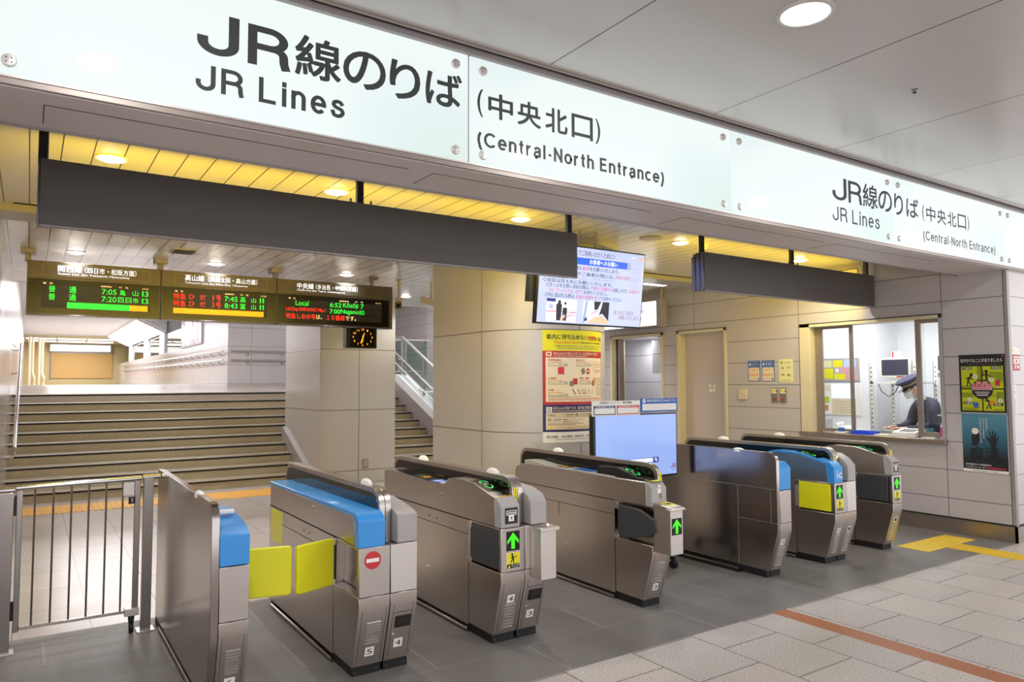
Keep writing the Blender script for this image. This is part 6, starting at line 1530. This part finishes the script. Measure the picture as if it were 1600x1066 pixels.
for x0, z0, x1, z1, mt in ((-6.95, 1.55, -6.74, 1.64, 'papercream'), (-6.72, 1.44, -6.32, 1.66, 'scr_pale'), (-6.95, 1.36, -6.76, 1.46, 'paperlime'), (-6.95, 1.24, -6.78, 1.33, 'inkorange'), (-6.72, 1.18, -6.32, 1.43, 'papercream')): s.rect(x0, z0, x1, z1, mt, 1)
for k in range(5): s.rect(-6.68, 1.22+.04*k, -6.40, 1.225+.04*k, 'inkgrey', 2)
s.build('papers', westface(10.535), t)
t = item('counter_cabinet', (10.3, 6.6, 0), 'white cabinet top with small devices behind the left pane', 'cabinet')
b = MB(); b.box(10.15, 6.06, .02, 10.54, 7.4, .93, 'white'); b.build('carcass', t, 0.004)
t = item('ticket_printer', (10.3, 6.75, .93), 'small grey printer behind the left window pane', 'printer')
b = MB(); b.prism([(10.2, .93), (10.2, 1.08), (10.32, 1.12), (10.45, 1.12), (10.45, .93)], 6.66, 6.86, 'greyplastic', 'y'); b.build('case', t, 0.005)
b = MB(); b.box(10.195, 6.70, 1.0, 10.2, 6.82, 1.03, 'blackplastic'); b.build('slot', t)
t = item('desk_phone', (10.3, 6.4, .93), 'white desk telephone behind the left window pane', 'telephone')
b = MB(); b.prism([(10.2, .93), (10.2, .98), (10.45, 1.03), (10.45, .93)], 6.28, 6.52, 'white', 'y'); b.build('base', t, 0.005)
b = MB(); b.tube([(10.22, 6.46, 1.03), (10.30, 6.46, 1.06), (10.40, 6.46, 1.06)], .022, 'white', 10); b.build('handset', t)
# perforated rack with the old monitor
t = item('rack', (10.3, 5.5, 0), 'white perforated angle-steel rack in the ticket office', 'shelf rack')
for (x, y) in ((10.18, 5.88), (10.18, 5.26), (10.75, 5.88), (10.75, 5.26)):
    b = MB(); b.box(x, y-.045, .02, x+.006, y+.01, 1.98, 'white'); b.box(x, y+.004, .02, x+.045, y+.01, 1.98, 'white')
    for k in range(22): b.box(x-.002, y-.028, .5+.066*k, x, y-.012, .52+.066*k, 'crtgrey')
    b.build('upright', t, smooth=False)
for z in (1.66, .9):
    b = MB(); b.box(10.18, 5.24, z, 10.78, 5.88, z+.03, 'white'); b.build('shelf', t, 0.002)
b = MB(); b.tube([(10.17, 5.75, 1.66), (10.16, 5.70, 1.55), (10.16, 5.60, 1.48), (10.16, 5.50, 1.55), (10.17, 5.45, 1.66)], .006, 'blackplastic', 6); b.tube([(10.17, 5.44, 1.66), (10.16, 5.38, 1.60), (10.16, 5.30, 1.50), (10.2, 5.22, 1.44)], .006, 'blackplastic', 6); b.build('cable', t)
t = item('monitor', (10.3, 5.52, 1.69), 'old grey computer monitor on the office rack shelf', 'monitor')
b = MB(); b.box(10.20, 5.30, 1.745, 10.26, 5.745, 2.03, 'white'); b.box(10.26, 5.38, 1.78, 10.42, 5.66, 1.99, 'white'); b.build('case', t, 0.008)
b = MB(); b.box(10.196, 5.335, 1.785, 10.20, 5.710, 2.005, 'crtgrey'); b.build('display', t, smooth=False)
b = MB(); b.box(10.24, 5.45, 1.69, 10.40, 5.60, 1.745, 'white'); b.box(10.196, 5.40, 1.755, 10.199, 5.50, 1.772, 'inkred'); b.build('stand', t, 0.003)
b = MB(); b.box(10.24, 5.45, 2.03, 10.26, 5.58, 2.12, 'pvcwhite'); b.box(10.238, 5.555, 2.035, 10.24, 5.575, 2.115, 'inkred'); tag(b.build('small_notice', None), 'small white notice card standing on the old monitor', 'notice')
t = item('wall_display', (11.1, 5.0, 1.5), 'small dark screen on a grey bracket arm behind the clerk', 'monitor')
b = MB(); b.box(10.95, 4.98, 1.85, 11.0, 5.30, 2.06, 'crtgrey'); b.build('display', t, 0.004)
b = MB(); b.box(10.93, 4.72, 1.76, 11.0, 5.35, 1.82, 'graymetal'); b.box(10.93, 4.68, 1.55, 11.0, 4.75, 1.82, 'graymetal'); b.box(11.0, 5.05, 1.80, 11.245, 5.15, 1.90, 'graymetal'); b.build('arm', t, 0.004)
t = item('filing_cabinet', (11.0, 4.6, 0), 'pale grey filing cabinet with a sheet of paper, behind the clerk', 'cabinet')
b = MB(); b.box(10.85, 4.05, .022, 11.235, 4.66, 1.52, 'greyplastic'); b.build('carcass', t, 0.005)
b = MB(); b.box(10.845, 4.40, 1.16, 10.85, 4.62, 1.50, 'pvcwhite'); b.build('sheet', t)

# ================================================================== THE CLERK
def skin_mesh(name, pts, edges, mt, parent, root=0, sub=2):
    me = bpy.data.meshes.new(name); bm = bmesh.new(); lay = bm.verts.layers.skin.verify(); vs = []
    for i, (p, r) in enumerate(pts):
        v = bm.verts.new(p); v[lay].radius = r if isinstance(r, tuple) else (r, r); v[lay].use_root = (i == root); vs.append(v)
    for a, c in edges: bm.edges.new((vs[a], vs[c]))
    bm.to_mesh(me); bm.free(); me.materials.append(mt if not isinstance(mt, str) else M[mt])
    o = bpy.data.objects.new(name, me); COL.objects.link(o); o.parent = parent; o['_w'] = parent['_w']
    sk = o.modifiers.new('skin', 'SKIN'); sk.use_smooth_shade = True; sk.branch_smoothing = 0.6
    if sub: ss = o.modifiers.new('subsurf', 'SUBSURF'); ss.levels = sub; ss.render_levels = sub
    return o
# local frame: +y is where the clerk faces, x to the clerk's right, origin on the floor
cl = thing('person', (9.84, 4.80, 0.02), 'station clerk in navy uniform, peaked cap and white mask bending over the counter', 'person', rot=(0, 0, rad(52)))
head = Vector((0.0, .30, 1.585))
P_ = [((0, 0, .98), (.13, .09)), ((0, .03, 1.12), (.11, .08)), ((0, .08, 1.28), (.12, .08)), ((0, .14, 1.39), (.07, .06)), ((0, .20, 1.475), (.058, .055)), ((0, .255, 1.53), (.055, .060)), ((0, .285, 1.575), (.078, .092)), ((0, .29, 1.64), (.076, .088)), ((0, .285, 1.70), (.05, .055)),
      ((.15, .12, 1.36), (.045, .045)), ((.215, .14, 1.31), (.042, .042)), ((.26, .20, 1.12), (.043, .043)), ((.20, .38, 1.065), (.034, .034)), ((.14, .50, 1.07), (.028, .022)),
      ((-.15, .12, 1.36), (.045, .045)), ((-.215, .14, 1.31), (.042, .042)), ((-.26, .18, 1.10), (.043, .043)), ((-.16, .36, 1.065), (.034, .034)), ((-.07, .46, 1.065), (.028, .022)),
      ((.10, -.02, .90), (.095, .095)), ((.11, .02, .52), (.06, .065)), ((.11, -.02, .10), (.042, .045)), ((.11, .10, .03), (.04, .03)), ((-.10, -.02, .90), (.095, .095)), ((-.11, .02, .52), (.06, .065)), ((-.11, -.02, .10), (.042, .045)), ((-.11, .10, .03), (.04, .03))]
E_ = [(0, 1), (1, 2), (2, 3), (3, 4), (4, 5), (5, 6), (6, 7), (7, 8), (3, 9), (9, 10), (10, 11), (11, 12), (12, 13), (3, 14), (14, 15), (15, 16), (16, 17), (17, 18), (0, 19), (19, 20), (20, 21), (21, 22), (0, 23), (23, 24), (24, 25), (25, 26)]
for sx, w_ in ((1, 13), (-1, 18)):
    wx, wy, wz = P_[w_][0]
    base = len(P_); dx = -sx*.5
    pm = ((wx-.03*sx, wy+.05, wz+.002), (.030, .016)); P_.append(pm); E_.append((w_, base))
    for k, (fx, L_) in enumerate(((-.024, .062), (-.008, .072), (.008, .068), (.022, .052))):
        r0 = (wx-.035*sx+fx, wy+.075, wz+.002); r1 = (r0[0]-.006*sx, r0[1]+L_*.55, r0[2]+.004); r2 = (r1[0]-.004*sx, r1[1]+L_*.40, r1[2]-.022)
        i = len(P_); P_ += [(r0, (.0095, .0095)), (r1, (.0085, .0085)), (r2, (.007, .007))]; E_ += [(base, i), (i, i+1), (i+1, i+2)]
    i = len(P_); P_ += [((wx-.062*sx, wy+.055, wz-.002), (.011, .010)), ((wx-.076*sx, wy+.09, wz-.010), (.008, .008))]; E_ += [(base, i), (i, i+1)]
skin_mesh('body', P_, E_, 'skin', cl)
J_ = [((0, 0, .90), (.185, .14)), ((0, .03, 1.08), (.175, .135)), ((0, .08, 1.28), (.20, .14)), ((0, .13, 1.39), (.15, .12)), ((0, .165, 1.435), (.085, .08)),
      ((.15, .12, 1.375), (.105, .10)), ((.225, .14, 1.32), (.090, .09)), ((.27, .20, 1.12), (.072, .072)), ((.205, .36, 1.068), (.048, .046)), ((.165, .455, 1.07), (.042, .038)),
      ((-.15, .12, 1.375), (.105, .10)), ((-.225, .14, 1.32), (.090, .09)), ((-.27, .18, 1.10), (.072, .072)), ((-.17, .34, 1.068), (.048, .046)), ((-.10, .425, 1.066), (.042, .038))]
skin_mesh('jacket', J_, [(0, 1), (1, 2), (2, 3), (3, 4), (3, 5), (5, 6), (6, 7), (7, 8), (8, 9), (3, 10), (10, 11), (11, 12), (12, 13), (13, 14)], 'navy', cl)
T_ = [((0, 0, .95), (.17, .13)), ((.10, -.02, .88), (.11, .11)), ((.11, .02, .52), (.08, .085)), ((.11, -.02, .12), (.07, .08)), ((-.10, -.02, .88), (.11, .11)), ((-.11, .02, .52), (.08, .085)), ((-.11, -.02, .12), (.07, .08))]
skin_mesh('trousers', T_, [(0, 1), (1, 2), (2, 3), (0, 4), (4, 5), (5, 6)], 'navy', cl)
def hd(x, y, z, tilt_=-rad(28)):
    """head space: x right, y forward, z up from the head centre, bowed forward"""
    c, s_ = math.cos(tilt_), math.sin(tilt_); return head+Vector((x, y*c-z*s_, y*s_+z*c))
def hmesh(name, fn, mt):
    b = MB(); fn(b); b.v = [tuple(hd(*p)) for p in b.v]; return b.build(name, cl, local=True)
def face(b):
    b.sphere((0, .0, .0), .079, .098, .118, 'skin', 22, 14)
    b.sphere((0, .098, -.008), .013, .020, .026, 'skin', 10, 6)
    for sx in (-1, 1): b.sphere((sx*.081, -.008, -.005), .010, .020, .032, 'skin', 10, 8)
    for sx in (-1, 1): b.sphere((sx*.031, .083, .018), .013, .011, .008, 'white', 10, 6); b.sphere((sx*.031, .091, .018), .006, .005, .006, 'hair', 8, 5)
    for sx in (-1, 1): b.box(sx*.031-.018, .086, .036, sx*.031+.018, .093, .042, 'hair')
hmesh('head_features', face, 'skin')
def hair(b): b.sphere((0, -.012, .018), .085, .100, .112, 'hair', 22, 12, -.05); b.sphere((0, -.055, -.02), .078, .058, .085, 'hair', 18, 10)
hmesh('hair', hair, 'hair')
def mask(b):
    vs = []; fs = []; n = 10; m_ = 6
    for j in range(m_+1):
        z = -.095+.09*j/m_
        for i in range(n+1):
            a = rad(-62+124*i/n); r = .085+.022*math.cos(a)*(1-abs(j/m_-.55)); vs.append((r*math.sin(a), .012+(r+.012)*math.cos(a), z))
    for j in range(m_):
        for i in range(n): fs.append((j*(n+1)+i, j*(n+1)+i+1, (j+1)*(n+1)+i+1, (j+1)*(n+1)+i))
    b.add(vs, fs, 'mask')
    for sx in (-1, 1): b.tube([(sx*.075, .055, -.02), (sx*.085, .01, .0), (sx*.088, -.015, .015)], .002, 'mask', 6); b.tube([(sx*.072, .05, -.08), (sx*.082, .01, -.04), (sx*.088, -.015, -.02)], .002, 'mask', 6)
hmesh('face_mask', mask, 'mask')
def cap(b):
    b.lathe((0, -.005, 0), [(.092, .045), (.096, .05), (.096, .088), (.092, .09)], 'navycap', 28, sx=.98, sy=1.12)
    b.lathe((0, .0, 0), [(.094, .088), (.125, .112), (.142, .130), (.138, .142), (.09, .160), (.0, .166)], 'navycap', 28, sx=.98, sy=1.12)
    b.lathe((0, -.005, 0), [(.0985, .066), (.0985, .074)], 'gold', 28, sx=.98, sy=1.12)
    b.sphere((0, .112, .098), .016, .006, .016, 'gold', 10, 6)
    vs = []; n = 12
    for i in range(n+1):
        a = rad(-58+116*i/n); vs += [(.094*math.sin(a), -.005+.106*math.cos(a), .052), (.105*math.sin(a), .0+.175*math.cos(a), .028), (.094*math.sin(a), -.005+.106*math.cos(a), .046), (.105*math.sin(a), .0+.173*math.cos(a), .024)]
    fs = []
    for i in range(n): k = 4*i; fs += [(k, k+4, k+5, k+1), (k+2, k+3, k+7, k+6), (k+1, k+5, k+7, k+3)]
    b.add(vs, fs, 'blackgloss')
hmesh('cap', cap, 'navycap')
b = MB(); b.lathe((0, .195, 1.455), [(.074, -.02), (.068, .012), (.066, .03)], 'white', 20, sx=1.0, sy=.95); b.build('collar', cl, local=True)
b = MB(); b.sphere((-.292, .16, 1.21), .008, .03, .032, 'gold', 14, 8); b.build('arm_badge', cl, local=True)
b = MB(); b.sphere((.045, .19, 1.28), .006, .006, .006, 'gold', 8, 5); b.build('button', cl, local=True)
# bag / wallet the clerk is handling
t = thing('document_case', (9.30, 4.86, 1.03), 'black leather document case open under the hands of the clerk', 'case')
b = MB(); b.prism([(9.12, 1.022), (9.14, 1.055), (9.26, 1.10), (9.40, 1.105), (9.44, 1.06), (9.44, 1.022)], 4.62, 4.86, 'blackplastic', 'y'); b.build('flap', t, 0.01, seg=3)
b = MB(); b.prism([(9.08, 1.021), (9.10, 1.040), (9.30, 1.045), (9.32, 1.021)], 4.86, 5.06, 'blackplastic', 'y'); b.box(9.10, 5.0, 1.044, 9.16, 5.04, 1.047, 'gold'); b.build('pocket', t, 0.004)

# remove the lettering source
if _tobj.name in bpy.data.objects: bpy.data.objects.remove(_tobj)
for o in list(bpy.data.objects):
    if '_w' in o: del o['_w']
